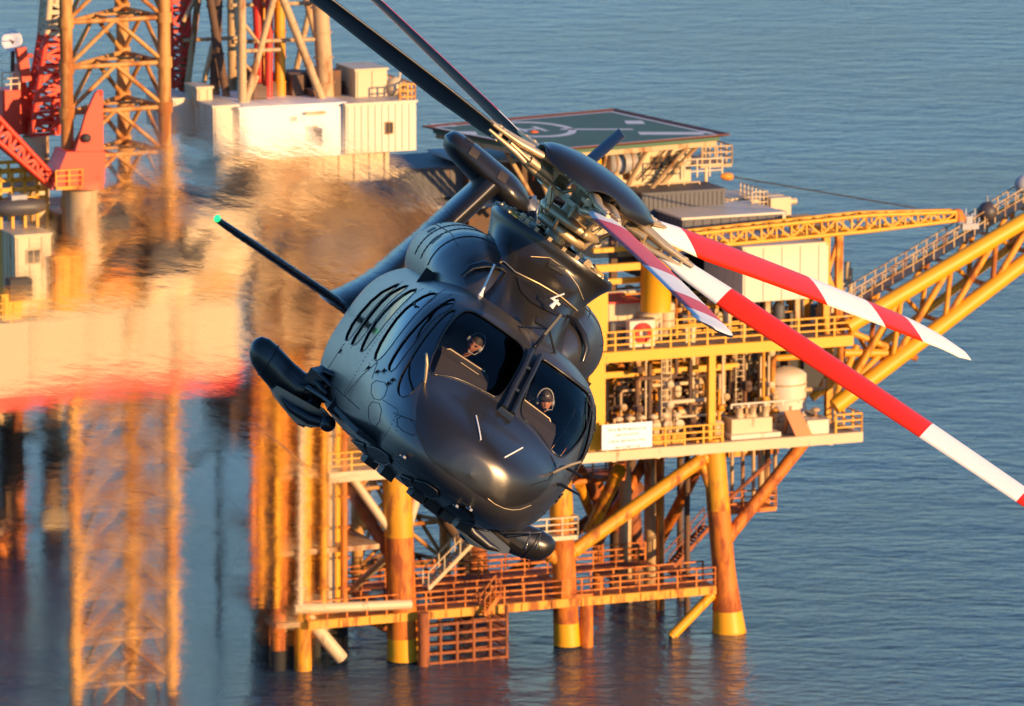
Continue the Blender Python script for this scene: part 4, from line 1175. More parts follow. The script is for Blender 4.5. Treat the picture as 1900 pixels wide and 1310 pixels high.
def tank(name, label, rig, c, r, h, mt, axis=(0, 0, 1), cat='tank', legs=True, group=None):
    c = np.array(c, float); ax = np.array(axis, float)
    t = thing(name, label, cat, rig.M, c-([0, 0, r] if ax[2] == 0 else [0, 0, 0]), group)
    mb = MB(); prof = [(.001, -.28*r), (.5*r, -.22*r), (.85*r, -.08*r), (r, .05*r)]+[(r, h*k) for k in (.25, .5, .75)]+[(r, h-.05*r), (.85*r, h+.08*r), (.5*r, h+.22*r), (.001, h+.28*r)]
    mb.lathe(prof, c, ax, 28); mb.build('shell', mt, t)
    mb = MB()
    for k in (.2, .5, .8): mb.lathe([(r+.001, h*k-.04), (r+.04, h*k-.04), (r+.04, h*k+.04), (r+.001, h*k+.04)], c, ax, 28)
    mb.build('band', m_tan, t)
    if ax[2] == 0:
        mb = MB()
        for k in (.2, .8): q = c+ax*h*k; mb.box((q[0]-.15, q[1]-r*.8, q[2]-r-.4), (q[0]+.15, q[1]+r*.8, q[2]-r*.7))
        mb.build('saddle', m_tan, t)
    return t
# large white module and its frame on the upper deck
a, b = P.fb(1378, 1530, 462, 562, -.3, 5.5)
cabin('equipment_module', 'large blank cream white module above the upper deck beside the yellow crane boom', 'module', P, a, b, m_white, rib=1.2)
mb = MB()
z0 = P.p(1535, 600, .2)[2]
for x in (1532, 1556):
    q = P.p(x, 500, .2); mb.box((q[0]-.2, .0, zu), (q[0]+.2, .4, P.p(x, 428, .2)[2])); mb.box((q[0]-.2, 4.6, zu), (q[0]+.2, 5, P.p(x, 428, .2)[2]))
q = P.p(1532, 430, 0); r = P.p(1556, 430, 0); mb.box((q[0]-.3, -.1, q[2]), (r[0]+.3, 5, q[2]+.3))
mb.beam(P.p(1532, 520, .2), P.p(1556, 440, .2), .2); mb.beam(P.p(1556, 560, .2), P.p(1532, 500, .2), .2)
mb.build('boom_rest', m_yel, plat)
mb = MB(); q = P.p(1378, 560, .6); 
for x in (1380, 1425, 1480, 1525):
    q = P.p(x, 590, .6); mb.box((q[0]-.15, .6, zu), (q[0]+.15, .9, a[2]))
    mb.box((q[0]-.15, 4.6, zu), (q[0]+.15, 4.9, a[2]))
mb.build('module_support', m_tan, plat)
for (x0, x1, yt, yb, v, d, mt, nm, lab, cat) in (
 (1192, 1345, 362, 412, 9.5, 3.0, m_dgrey, 'shipping_container', 'long dark grey container lying on the roof below the helideck', 'container'),
 (1350, 1425, 372, 400, 12, 3, m_cream, 'generator_housing', 'low cream generator housing beside the long grey container', 'generator'),
 (1266, 1452, 408, 468, 5.5, 5, m_dgrey, 'switchgear_room', 'flat dark grey switchgear room with pale roof behind the yellow crane boom', 'module'),
 (1126, 1190, 565, 612, 2, 3, m_cream, 'control_shelter', 'small cream shelter with red roof next to the tall yellow column', 'shelter'),
 (730, 868, 318, 372, 18, 6, m_dgrey, 'workshop_block', 'dark grey workshop block behind the tail fin of the helicopter', 'module'),
 (1080, 1282, 275, 380, 13, 9, m_cream, 'accommodation_block', 'cream accommodation block carrying the green helideck', 'building'),
 (1100, 1192, 400, 480, 10, 3, m_cream, 'pump_house', 'cream pump house under the accommodation block behind the rotor', 'building')):
    a, b = P.fb(x0, x1, yt, yb, v, d); w = []
    if nm == 'accommodation_block': w = [(a[0]+k, a[0]+k+.7, a[2]+2.0, a[2]+2.7) for k in (1, 2.6, 4.6, 5.6)]
    rm = m_red if nm == 'control_shelter' else (m_white if nm == 'switchgear_room' else mt)
    t = cabin(nm, lab, cat, P, a, b, mt, rm, windows=w, rib=.3 if 'container' in nm else (.6 if nm != 'accommodation_block' else 0))
    if nm == 'accommodation_block':
        mb = MB()
        for k in range(14): mb.box((a[0]+3.6+.22*k, a[1]-.75, a[2]+.4+.2*k), (a[0]+3.85+.22*k, a[1]-.1, a[2]+.45+.2*k))
        for y in (-.75, -.1): mb.beam((a[0]+3.6, a[1]+y, a[2]+1.3), (a[0]+6.7, a[1]+y, a[2]+4.2), .06)
        mb.build('stair', m_brown, t)
        mb = MB(); mb.rail([(b[0]+.2, a[1]-1.2, a[2]+2.2), (b[0]+2.2, a[1]-1.2, a[2]+2.2), (b[0]+2.2, a[1]+3, a[2]+2.2)], 1.1, .8, .045, 3); mb.box((b[0]+.1, a[1]-1.2, a[2]+2.0), (b[0]+2.2, a[1]+3, a[2]+2.19)); mb.rail([(a[0], a[1]-1.3, a[2]+.1), (b[0], a[1]-1.3, a[2]+.1)], 1.1, 1, .045, 3); mb.box((a[0], a[1]-1.3, a[2]-.2), (b[0]+2, a[1]-.1, a[2]+.05)); mb.build('balcony', m_tan, t)
        mb = MB(); q = P.p(1311, 300, 14); mb.box((q[0]-.08, 14, a[2]-6), (q[0]+.08, 14.16, P.p(1311, 262, 14)[2]))
        for x in (1260, 1280): pass
        mb.build('post', m_cream, t)
        ACB = (a, b)
# lower roofs that carry the upper units
mb = MB()
for (x0, x1, yt, yb, v, d) in ((1110, 1460, 414, 420, 9, 8), (1190, 1435, 470, 476, 5.2, 6), (1080, 1340, 382, 388, 12, 10), (720, 1000, 388, 396, 16, 9), (860, 1075, 300, 306, 16, 6)):
    a, b = P.fb(x0, x1, yt, yb, v, d); mb.box(a, b)
mb.build('roof_slab', m_grey, plat)
mb = MB()
for (x0, x1, yt, yb, v, d) in ((870, 1075, 306, 440, 17, 6), (1200, 1370, 462, 520, 9.5, 5), (720, 1000, 396, 560, 18, 8)):
    a, b = P.fb(x0, x1, yt, yb, v, d); mb.box(a, b)
for x in (1140, 1200, 1260, 1330, 1400, 1450):
    q = P.p(x, 440, 8); mb.box((q[0]-.2, 8, zu), (q[0]+.2, 8.4, P.p(x, 418, 8)[2]))
mb.build('inner_module', m_brown, plat)
mb = MB()
R_ = random.Random(4)
for i in range(34):
    x = R_.uniform(1195, 1440); v = R_.uniform(10, 15); y = 408-.07*(x-1195)-R_.uniform(0, 20); q = P.p(x, y, v); w = R_.uniform(.3, 1.4)
    if i % 3: mb.box((q[0], v, q[2]-.8), (q[0]+w, v+.8, q[2]+R_.uniform(.2, .7)))
    else: mb.tube((q[0], v, q[2]), (q[0]+w*2, v, q[2]), .2, n=10)
mb.build('roof_equipment', m_cream, plat)
mb = MB(); a = P.p(1395, 405, 9); b = P.p(1424, 402, 9); mb.rail([(a[0], 9, a[2]), (b[0], 9, a[2]), (b[0], 13, a[2])], 1.6, .6, .03, 5); mb.cut(); a = P.p(1270, 330, 10); b = P.p(1340, 326, 10); mb.rail([(a[0], 10, a[2]), (b[0], 10, a[2])], 1.1, .8, .04, 3); mb.cut(); mb.each('roof_railing', m_cream, plat)
# helideck
hz = P.p(1357, 252, 9)[2]
hd = thing('helideck', 'green helideck with white markings and brown safety net above the cream block', 'helideck', P.M, P.z(1060, 245, hz))
C4 = [P.z(x, y, hz) for x, y in ((783, 236), (1010, 281), (1355, 251), (1140, 204))]
cen = sum(C4)/4
def shrink(k): return [tuple((cen+(c-cen)*k)[:2]) for c in C4]
mb = MB(); mb.slab(shrink(.93), hz-.35, hz); mb.build('landing_surface', m_green, hd)
o = shrink(1.0); i_ = shrink(.932)
mb = MB()
for k in range(4):
    q = [o[k], o[(k+1) % 4], i_[(k+1) % 4], i_[k]]
    mb.add([(x, y, hz+(.10 if n < 2 else -.05)) for n, (x, y) in enumerate(q)]+[(x, y, hz+(.02 if n < 2 else -.13)) for n, (x, y) in enumerate(q)], [(0,1,2,3),(7,6,5,4),(0,4,5,1),(1,5,6,2),(2,6,7,3),(3,7,4,0)])
mb.build('safety_net', m_net, hd)
mb = MB()
o = shrink(.93); i_ = shrink(.895)
for k in range(4):
    q = [o[k], o[(k+1) % 4], i_[(k+1) % 4], i_[k]]; mb.add([(x, y, hz+.004) for x, y in q], [(0,1,2,3)])
c0 = P.z(985, 240, hz)
ang_ = np.linspace(0, 2*math.pi, 49)[:-1]
rr = 2.6
mb.add([(c0[0]+r*math.cos(t), c0[1]+r*1.4*math.sin(t), hz+.005) for r in (rr, rr*.82) for t in ang_], [(i, (i+1) % 48, 48+(i+1) % 48, 48+i) for i in range(48)])
for du, dv, w, l in ((-.6, 0, .32, 2.2), (.6, 0, .32, 2.2)): mb.add([(c0[0]+du+x*w, c0[1]+dv+y*l, hz+.006) for x, y in ((-.5,-.5),(.5,-.5),(.5,.5),(-.5,.5))], [(0,1,2,3)])
mb.add([(c0[0]+x*.88, c0[1]+y*.4, hz+.006) for x, y in ((-.5,-.5),(.5,-.5),(.5,.5),(-.5,.5))], [(0,1,2,3)])
for x0, x1, y0, y1 in ((1160, 1200, 224, 230), (1185, 1310, 245, 250), (800, 850, 229, 235), (850, 890, 244, 250), (1040, 1180, 239, 241), (1300, 1330, 243, 247)):
    q = [P.z(x0+3, y1, hz), P.z(x1-3, y1, hz), P.z(x1-8, y0, hz), P.z(x0-2, y0, hz)]; mb.add([(p_[0], p_[1], hz+.005) for p_ in q], [(0,1,2,3)])
mb.build('deck_marking', m_mark, hd)
mb = MB()
for k in range(4):
    for t in (.1, .35, .6, .85):
        p0 = np.array([*(np.array(shrink(.9)[k])*(1-t)+np.array(shrink(.9)[(k+1) % 4])*t), hz-.36]); mb.tube(p0, [cen[0]+(p0[0]-cen[0])*.55, cen[1]+(p0[1]-cen[1])*.55, hz-4.2], .14, n=8)
q = [np.array([*c, hz-.5]) for c in shrink(.9)]
for k in range(4): mb.beam(q[k], q[(k+1) % 4], .25, .3)
for t in (.25, .5, .75): mb.beam(q[0]+(q[1]-q[0])*t, q[3]+(q[2]-q[3])*t, .2, .3)
mb.build('support_strut', m_tan, hd)
# tanks, drums and small units
q = P.p(1145, 302, 11.5); tank('pressure_vessel', 'grey horizontal pressure vessel with pale end cap beside the yellow mast', P, q-[.6, 0, 0], .72, 1.7, m_grey, (1, 0, 0), 'tank')
q = P.p(1098, 335, 11.2)
t = thing('crane_mast', 'short bright yellow mast behind the rotor hub below the helideck', 'mast', P.M, q-[0, 0, 1]); mb = MB(); mb.lathe([(.6, -1.5), (.6, 1.2), (.5, 1.7), (.25, 2.0), (0, 2.05)], q, (0, 0, 1), 20); mb.build('column', m_yelc, t); mb = MB(); mb.lathe([(.61, .2), (.66, .2), (.66, .4), (.61, .4)], q, (0, 0, 1), 20); mb.build('collar', m_tan, t)
q = P.p(1472, 788, 1.2); tank('storage_tank', 'tall cream vertical tank by the sloping orange plate on the main deck', P, (q[0], 2.6, zm+.3), 1.35, 3.0, m_white)
q = P.p(1205, 640, 1.5); tank('storage_tank', 'small cream vertical tank on the upper deck behind the yellow railing', P, (q[0], 1.5, zu+.2), .62, 1.5, m_cream)
q = P.p(1245, 640, 1.5); tank('storage_tank', 'thin cream vertical tank farther from the tall yellow column on the upper deck', P, (q[0], 2.2, zu+.2), .5, 1.9, m_cream)
q = P.p(1562, 690, 1.0); tank('gas_bottle', 'white round ended bottle hanging at the deck edge under the striped blade', P, (q[0], 1.0, q[2]), .5, .8, m_white, cat='bottle')
q = P.p(1330, 748, .5); tank('filter_pot', 'round cream filter pot on the main deck behind the yellow railing', P, (q[0], .6, zm+.3), .45, .7, m_cream, cat='filter')
# pump skid
a, b = P.fb(1356, 1448, 770, 800, -.2, 2.2)
t = thing('pump_skid', 'long cream pump skid with three stub columns on the main deck edge', 'pump', P.M, (a[0], 0, zm))
mb = MB(); mb.box((a[0], -.3, zm+.02), (b[0], 1.9, zm+.28)); mb.build('skid_base', m_white, t)
mb = MB(); mb.box((a[0]+.2, .1, zm+.28), (b[0]-.4, 1.5, zm+1.15)); mb.build('housing', m_cream, t)
for k in range(3):
    mb = MB(); u = a[0]+.9+.85*k; mb.lathe([(.22, 0), (.22, .6), (.32, .62), (.32, .72), (.12, .8), (0, .8)], (u, .6, zm+1.15), (0, 0, 1), 14); mb.build('stub_column', m_cream, t)
mb = MB(); mb.rail([(a[0], -.25, zm+1.9), (b[0]+1.2, -.25, zm+1.9)], .25, 1.2, .05, 1); mb.build('handrail', m_white, t)
mb = MB(); a = P.p(1460, 748, -.3); b = P.p(1492, 790, -.3)
mb.add([(a[0]-.1, -.2, zm+1.5), (a[0]+.9, -.2, zm+1.5), (b[0]+.3, -.9, zm+.05), (b[0]-.8, -.9, zm+.05), (a[0]-.1, -.1, zm+1.5), (a[0]+.9, -.1, zm+1.5), (b[0]+.3, -.8, zm+.05), (b[0]-.8, -.8, zm+.05)], [(0,3,2,1),(4,5,6,7),(0,1,5,4),(1,2,6,5),(2,3,7,6),(3,0,4,7)])
for k in (.3, .7): mb.beam((a[0]+k, -.15, zm+1.5), (a[0]+k, .7, zm), .1)
mb.single('leaning_plate', mat('orange_plate', (.6, .22, .07), rough=.6, scale=1), 'orange plate leaning at the deck edge in front of the tall cream tank', 'plate', P.M)
mb = MB(); a, b = P.fb(1498, 1540, 775, 798, -.4, 1.2); mb.box((a[0], -.4, zm), (b[0], .8, zm+.8)); mb.box((a[0]-.05, -.45, zm+.8), (b[0]+.05, .85, zm+.86)); mb.box((a[0]+.1, -.43, zm+.15), (b[0]-.1, -.405, zm+.65)); mb.single('tool_locker', m_white, 'white locker at the end of the main deck under the boom foot', 'locker', P.M)
a, b = P.fb(1140, 1270, 770, 795, .1, 1.5)
t = thing('manifold_skid', 'long manifold skid with valve wheels above the white sign', 'manifold', P.M, ((a[0]+b[0])/2, .8, zm))
mb = MB(); mb.box((a[0], .1, zm), (b[0], 1.6, zm+.5)); mb.build('base', m_yel, t)
for k in range(6):
    mb = MB(); u = a[0]+.5+.75*k; mb.tube((u, .7, zm+.5), (u, .7, zm+1.5), .12, n=10); mb.tube((u, .7, zm+1.1), (u, .2, zm+1.1), .09, n=8); mb.lathe([(.10, 0), (.30, 0), (.30, .05), (.10, .05)], (u, .2, zm+1.1), (0, 1, 0), 14); mb.lathe([(0, 0), (.3, 0), (.3, .15), (0, .25)], (u, .7, zm+1.5), (0, 0, 1), 12); mb.build('valve', m_cream, t)
# hose reel
q = P.p(1192, 612, -.1); t = thing('hose_reel', 'red hose looped on a white cabinet beside the cream shelter', 'hose reel', P.M, (q[0], -.1, zu))
mb = MB(); mb.box((q[0]-.8, -.1, zu+.05), (q[0]+.8, .5, zu+1.6)); mb.build('cabinet', m_white, t)
mb = MB(); [mb.path([(q[0]+k_*math.cos(a_), -.2-.04*i_, zu+.9+k_*math.sin(a_)) for a_ in np.linspace(0, 2*math.pi, 25)], .06, 8) for i_, k_ in enumerate((.55, .43, .31))]; mb.build('hose', m_red, t)
# sign board: four lines of lettering, too blurred to read in the photograph
a = P.p(1117, 836, -1.4); b = P.p(1210, 826, -1.4); top = P.p(1117, 789, -1.4)[2]
t = thing('sign_board', 'white name board with four lines of dark lettering on the deck edge', 'sign', P.M, ((a[0]+b[0])/2, -1.4, a[2]))
mb = MB(); mb.box((a[0], -1.4, a[2]), (b[0], -1.3, top)); mb.build('panel', mat('sign_white', (.82, .8, .76), rough=.5, scale=.5, var=.04), t)
mb = MB()
for u in (a[0]+.4, b[0]-.4): mb.box((u-.05, -1.3, a[2]-.1), (u+.05, -1.0, top+.1))
mb.build('bracket', m_yel, t)
mb = MB(); R_ = random.Random(2)
for k, (f0, f1, hh) in enumerate(((.12, .88, .15), (.27, .72, .11), (.14, .86, .11), (.27, .74, .11))):
    z = top-.26-.36*k; u = a[0]+f0*(b[0]-a[0])
    while u < a[0]+f1*(b[0]-a[0]):
        w = R_.choice((.07, .09, .10)); mb.box((u, -1.406, z-hh), (u+w*.35, -1.401, z)); mb.box((u+w*.35, -1.405, z-hh*R_.choice((.55, 1.0))), (u+w, -1.4005, z-hh*R_.choice((0, .45))-.0)) ; u += w+R_.choice((.035, .035, .035, .10))
mb.build('lettering', mat('sign_ink', (.16, .10, .08), rough=.7), t)
# windsock post and crown light
q = P.p(990, 275, 15); mb = MB(); mb.tube(q-[0, 0, 2], q+[0, 0, .2], .06, n=8); mb.lathe([(.02, 0), (.30, .02), (.34, .3), (.32, .9), (.05, 1.0)], q+[0, 0, .1], (0, 0, 1), 16); mb.single('marker_light', mat('marker_orange', (.8, .13, .01), rough=.5), 'orange marker post at the near helideck edge', 'marker', P.M)

# ---------------------------------------------------------------- crane with its yellow boom
def lattice(mb, A, B, wa, wb, ha, hb, bays, rc, rd, side, up, tri=False):
    """box truss from A to B; widths along side, heights along up"""
    A = np.asarray(A, float); B = np.asarray(B, float); side = np.asarray(side, float); up = np.asarray(up, float)
    def c(t, i): 
        p = A+(B-A)*t; w = wa+(wb-wa)*t; h = ha+(hb-ha)*t
        s = ((-1, -1), (1, -1), (1, 1), (-1, 1))[i]
        return p+side*w/2*s[0]+up*h/2*s[1]
    for i in range(4): mb.tube(c(0, i), c(1, i), rc, n=8)
    for k in range(bays):
        t0, t1 = k/bays, (k+1)/bays
        for i in range(4):
            j = (i+1) % 4
            mb.beam(c(t0, i), c(t0, j), rd*2); mb.beam(c(t0, i if k % 2 else j), c(t1, j if k % 2 else i), rd*2)
    for i in range(4): mb.beam(c(1, i), c(1, (i+1) % 4), rd*2)
vz = -1.2
A = P.p(1235, 449, vz); B = P.p(1770, 400, vz); mid = P.p(1600, 412, vz)
cr = thing('deck_crane', 'yellow lattice boom crane resting on the white module with a thin hoist cable', 'crane', P.M, P.p(1235, 540, vz+1.5))
mb = MB(); lattice(mb, A, mid, 1.2, 1.2, .8, .95, 13, .12, .045, (0, 1, 0), (0, 0, 1)); lattice(mb, mid, B, 1.2, .6, .95, .5, 7, .12, .045, (0, 1, 0), (0, 0, 1)); mb.build('boom', m_yelc, cr)
mb = MB(); mb.lathe([(0, -.15), (.4, -.15), (.4, .15), (0, .15)], B+[.2, 0, 0], (0, 1, 0), 16); mb.beam(B, B+[.7, 0, -.25], .35, .35); mb.build('boom_head', m_ory, cr)
mb = MB(); mb.lathe([(.9, -4), (.9, .2), (1.1, .2), (1.1, .6), (0, .6)], A+[0, 1.4, -.3], (0, 0, 1), 20); mb.build('pedestal', m_yelc, cr)
mb = MB(); a = P.p(1700, 386, vz); b = P.p(1358, 328, vz+2); mb.tube(a, b, .045, n=6); mb.build('hoist_cable', m_dk, cr)
mb = MB(); mb.lathe([(.02, -.1), (.2, 0), (.24, .25), (.2, .55), (.05, .75)], b, (-1, 0, .1), 14); mb.build('hook_block', mat('hook_orange', (.75, .25, .02), rough=.5), cr)

# ---------------------------------------------------------------- truss boom rising to the frame edge
fb_ = thing('flare_boom', 'heavy yellow truss boom with walkway railing rising outward over the water', 'boom', P.M, P.p(1575, 760, 0))
T0, T1 = P.p(1572, 606, -.4), P.p(1990, 356, -.4); D0, D1 = P.p(1548, 755, -.4), P.p(1990, 418, -.4)
dv = np.array([0, 3.2, 0])
for nm, a, b, r in (('top_chord', T0, T1, .48), ('bottom_chord', D0, D1, .48), ('back_top_chord', T0+dv, T1+dv, .24), ('back_bottom_chord', D0+dv, D1+dv, .24)):
    mb = MB(); mb.tube(a, b, r, n=16); mb.build('chord', m_yelc, fb_)
mb = MB(); nb = 5
tt = [.02, .24, .46, .66, .84, 1.0]
for k in range(nb):
    a0, a1 = T0+(T1-T0)*tt[k], T0+(T1-T0)*tt[k+1]; b0, b1 = D0+(D1-D0)*tt[k], D0+(D1-D0)*tt[k+1]
    mb.tube(b0, a1, .2, n=10); mb.tube(a1, b1, .16, n=10); mb.tube(a1, b1+dv, .16, n=10)
    mb.tube(a0, b1+dv, .14, n=8); mb.tube(a1+dv, b1+dv, .16, n=8); mb.tube(a1, a1+dv, .12, n=8); mb.tube(b1, b1+dv, .16, n=8); mb.tube(b0+dv, a1+dv, .16, n=8)
mb.tube(P.p(1560, 640, 0), P.p(1555, 750, 0), .2, n=10); mb.tube(P.p(1590, 640, 0), P.p(1545, 750, 0), .2, n=10); mb.tube(P.p(1565, 655, 0), P.p(1668, 655, 0), .26, n=10); mb.tube(P.p(1572, 720, 0), P.p(1650, 640, 0), .2, n=10)
mb.tube(P.p(1575, 615, 0), P.p(1700, 665, 0), .2, n=10)
mb.build('lacing', m_yel, fb_)
mb = MB(); a = T0+[0, .9, .5]; b = T1+[0, .9, .5]; n = 22
for w in (0, 1.0):
    o = np.array([0, w, 0])
    for k in range(n+1): q = a+(b-a)*k/n+o; mb.beam(q, q+[0, 0, 1.15], .07)
    for h in (.55, 1.15): mb.beam(a+o+[0, 0, h], b+o+[0, 0, h], .07)
mb.beam(a+[0, .5, .02], b+[0, .5, .02], 1.0, .06)
mb.build('walkway', m_tan, fb_)
q = P.p(1832, 393, .9); t = thing('signal_ball', 'dark round ball on a short post above the boom walkway', 'ball', P.M, q-[0, 0, 1.4]); mb = MB(); mb.ball(q, .62, 24); mb.build('ball', mat('ball_dark', (.06, .05, .05), rough=.5), t); mb = MB(); mb.tube(q-[0, 0, 1.4], q-[0, 0, .5], .08, n=8); mb.tube(q+[0, 0, .5], q+[0, 0, .95], .03, n=6); mb.build('post', m_tan, t)
q = P.p(1899, 342, .9); t = thing('signal_ball', 'pale round ball at the frame edge above the boom walkway', 'ball', P.M, q-[0, 0, 1.5]); mb = MB(); mb.ball(q, .55, 20); mb.build('ball', m_grey, t); mb = MB(); mb.tube(q-[0, 0, 1.5], q-[0, 0, .4], .07, n=8); mb.build('post', m_tan, t)
q = P.p(1800, 425, .5); mb = MB()
for k in range(7):
    mb.beam(q+[-.7+.2*k, 0, 0], q+[-.6+.2*k, .1*(k % 3), .7+.25*(k % 3)], .06)
mb.box(q+[-.6, -.2, 0], q+[.5, .3, .35]); mb.box(q+[-.3, -.1, .35], q+[.1, .25, .8]); mb.single('winch_unit', m_grey, 'small grey winch with struts on the boom walkway next to the dark ball', 'winch', P.M)
# ---------------------------------------------------------------- conductors beside the platform
wj = thing('wellhead_jacket', 'cluster of tall orange and brown well pipes rising from the water beside the platform', 'well pipes', P.M, P.p(545, 1215, 2))
for px, yb, v, r, mt, yt in ((478, 1215, 6, .42, m_brown, 700), (492, 1225, 2, .36, m_rust, 720), (516, 1218, .5, .42, m_ory, 700), (530, 1210, 5, .3, m_tan, 690), (562, 1222, 0, .5, m_yel, 700), (505, 1212, 3.5, .3, m_ory, 700), (540, 1216, 1.5, .26, m_yel, 700), (586, 1214, 3, .3, m_ory, 700), (608, 1205, 4.5, .3, m_tan, 700), (628, 1200, 5, .36, m_yel, 700), (548, 1205, 6, .3, m_rust, 700), (578, 1205, 6, .35, m_rust, 700), (598, 1195, 7, .4, m_ory, 690), (618, 1190, 7, .55, m_yel, 690), (636, 1180, 9, .32, m_brown, 700)):
    mb = MB(); b = down(P.p(px, yb, v)); a = np.array([b[0], v, P.p(px, yt, v)[2]])
    mb.tube(a, [b[0], v, 1.2], r, n=14, mi=0); mb.tube([b[0], v, 1.2], b, r*1.02, n=14, mi=1)
    for z in np.arange(3, a[2], 3.2): mb.tube((b[0], v, z), (b[0], v, z+.15), r*1.12, n=14, mi=0)
    mb.build('conductor_pipe', [mt, m_black if r < .5 else m_yel], wj)
R_ = random.Random(21)
for k, px in enumerate((468, 484, 498, 512, 526, 540, 556, 572, 586, 600, 612, 624, 638)):
    v = -.6+.9*(k % 3); a = P.p(px, 1128, v); b = P.p(px, 690, v); mb = MB(); mb.tube(a, b, (.2, .3, .24)[k % 3], n=12)
    for t in np.arange(.08, 1, .13): mb.tube(a+(b-a)*t, a+(b-a)*(t+.008), .36, n=12)
    mb.build('conductor_pipe', (m_ory, m_yel, m_cream, m_yelc)[k % 4], wj)
mb = MB()
for y in (860, 1000, 1132):
    a = P.p(480, y+6, 4); b = P.p(640, y-6, 4); mb.box((a[0]-.5, -.4, a[2]), (b[0]+.5, 8.5, a[2]+.3))
mb.build('guide_frame', m_tan, wj)
mb = MB(); mb.tube(P.p(565, 1140, 0), P.p(634, 1222, 0), .4, n=14); mb.build('brace', m_cream, wj)
mb = MB(); a = down(P.p(405, 1245, 12)); mb.tube(a, [a[0], a[1], P.p(405, 760, 12)[2]], .16, n=10); mb.tube([a[0], a[1], 2], [a[0], a[1], 3], .22, n=10)
mb.single('marker_pile', m_brown, 'single thin dark pile in open water between the lattice leg and the well pipes', 'pile', P.M)

# ---------------------------------------------------------------- jack-up drilling rig
J = Rig(228, 1302)
jk = thing('jackup_rig', 'cream hulled jack-up drilling rig with a red bottom band and orange lattice legs', 'drilling rig', J.M, J.p(228, 1300, 3))
ztop = J.p(128, -80, 0)[2]
uL, uR = J.p(142, 1295, 0)[0]-.1, J.p(318, 1295, 0)[0]+.1
pitch = 2.52
def jleg(V, z0, z1, name, r=.36):
    mb = MB()
    for q in V:
        mb.tube([*q, z0], [*q, z1], r, n=14)
        mb.build('leg_chord', m_tan if len(mb.f) == 0 else m_orr, jk); mb = MB()
    zs = np.arange(z0, z1-pitch, pitch); m2 = MB()
    rack = MB()
    for i in range(3):
        a, b = np.array([*V[i], 0]), np.array([*V[(i+1) % 3], 0]); md = (a+b)/2
        for z in zs:
            Z = np.array([0, 0, z]); Z1 = np.array([0, 0, z+pitch])
            m2.tube(a+Z, b+Z, .14, n=8)
            m2.tube(a+Z, md+Z1, .13, n=8); m2.tube(b+Z, md+Z1, .13, n=8)
    for z in zs:
        Z = np.array([0, 0, z]); c = [np.array([*(np.array(V[i])+np.array(V[(i+1) % 3]))/2, z]) for i in range(3)]
        for i in range(3): m2.tube(c[i], c[(i+1) % 3], .09, n=6)
        for q in V: m2.tube([*q, z-.3], [*q, z+.3], r*1.25, n=14)
    m2.build('lattice_bracing', m_orr, jk)
m_orr = mat('orange_tan_leg', (.52, .26, .065), rough=.6, rust=.55, rustcol=(.33, .11, .02), scale=.5)
jleg([(uL, 0), (uR, .4), ((uL+uR)/2+2.2, 5.6)], -1.5, ztop, 'leg')
jleg([(uL+26, 24), (uL+32, 24.4), (uL+30, 29)], -1.5, 24, 'leg')
zb, zt = J.p(445, 735, -3)[2], J.p(445, 572, -3)[2]
ue = J.p(446, 650, -3)[0]
def hull_box(mb, z0, z1, v0=-3, v1=30, u0=-40, inset=0., mi=0):
    b = .9
    poly = [(u0, v0), (ue-b-inset, v0), (ue-b*.3-inset, v0+b*.3), (ue-inset, v0+b), (ue-inset, v1), (u0, v1)]
    mb.slab(poly, z0, z1, mi)
mb = MB(); hull_box(mb, zb+.85, zt); 
for u in np.arange(ue-34, ue-1, 3.1): mb.box((u, -3.06, zb+.9), (u+.10, -3.0, zt-.1))
mb.build('hull', m_hull, jk)
mb = MB(); hull_box(mb, zb, zb+.85, -3.01, 30.01, -40, -.01); mb.build('bottom_band', m_red, jk)
mb = MB(); mb.rail([(-12, -2.8, zt), (ue-.4, -2.8, zt), (ue-.4, 10, zt)], 1.1, 1.6, .05, 3); mb.build('hull_railing', m_yelc, jk)
for px, w, h, mt in ((232, .55, 1.9, m_tan), (322, .35, 4, m_tan)):
    mb = MB(); q = J.p(px, 640, -3.07); mb.box((q[0]-w/2, -3.2, zt-h), (q[0]+w/2, -3.07, zt-.1)); mb.build('fender_strip', mt, jk)
# deckhouse, machinery housings, jacking frames on the hull
def jbox(nm, mt, x0, x1, yt, yb, v, dep, par=jk, rib=0):
    a, b = J.fb(x0, x1, yt, yb, v, dep); a = (a[0], a[1], max(a[2], zt)); mb = MB(); mb.box(a, b)
    if rib: ribbed(mb, a, b, rib)
    return mb.build(nm, mt, par), a, b
def jcabin(nm, lab, cat, mt, x0, x1, yt, yb, v, dep, rib=.6, wins=0, dr=0, roofm=None, fl=True):
    a, b = J.fb(x0, x1, yt, yb, v, dep)
    if fl: a = (a[0], a[1], zt)
    w = [(a[0]+(b[0]-a[0])*(k+.5)/wins-.35, a[0]+(b[0]-a[0])*(k+.5)/wins+.35, b[2]-1.5, b[2]-.8) for k in range(wins)]
    d = [(a[0]+(b[0]-a[0])*.3, a[0]+(b[0]-a[0])*.3+.9, a[2]+.1, a[2]+2.1)] if dr else []
    return cabin(nm, lab, cat, J, a, b, mt, roofm, d, w, rib), a, b
jcabin('deckhouse', 'long brown deckhouse behind the hull railing with a row of dark openings', 'building', m_brown, 20, 430, 420, 560, 9, 9, .8, 6, 1)
jcabin('engine_house', 'tall cream engine house at the outer hull corner nearest the helicopter stabilizer', 'building', m_cream, 340, 440, 430, 565, 1, 6, .7, 2, 0)
jcabin('mud_house', 'cream mud house with an orange stripe near the frame edge on the hull', 'building', m_cream, 30, 95, 440, 570, -1, 5, .7, 1, 0)
jcabin('pump_room', 'low pale pump room standing on the hull edge below the lattice leg', 'building', m_white, 268, 345, 545, 585, -2, 3, .5, 0, 0)
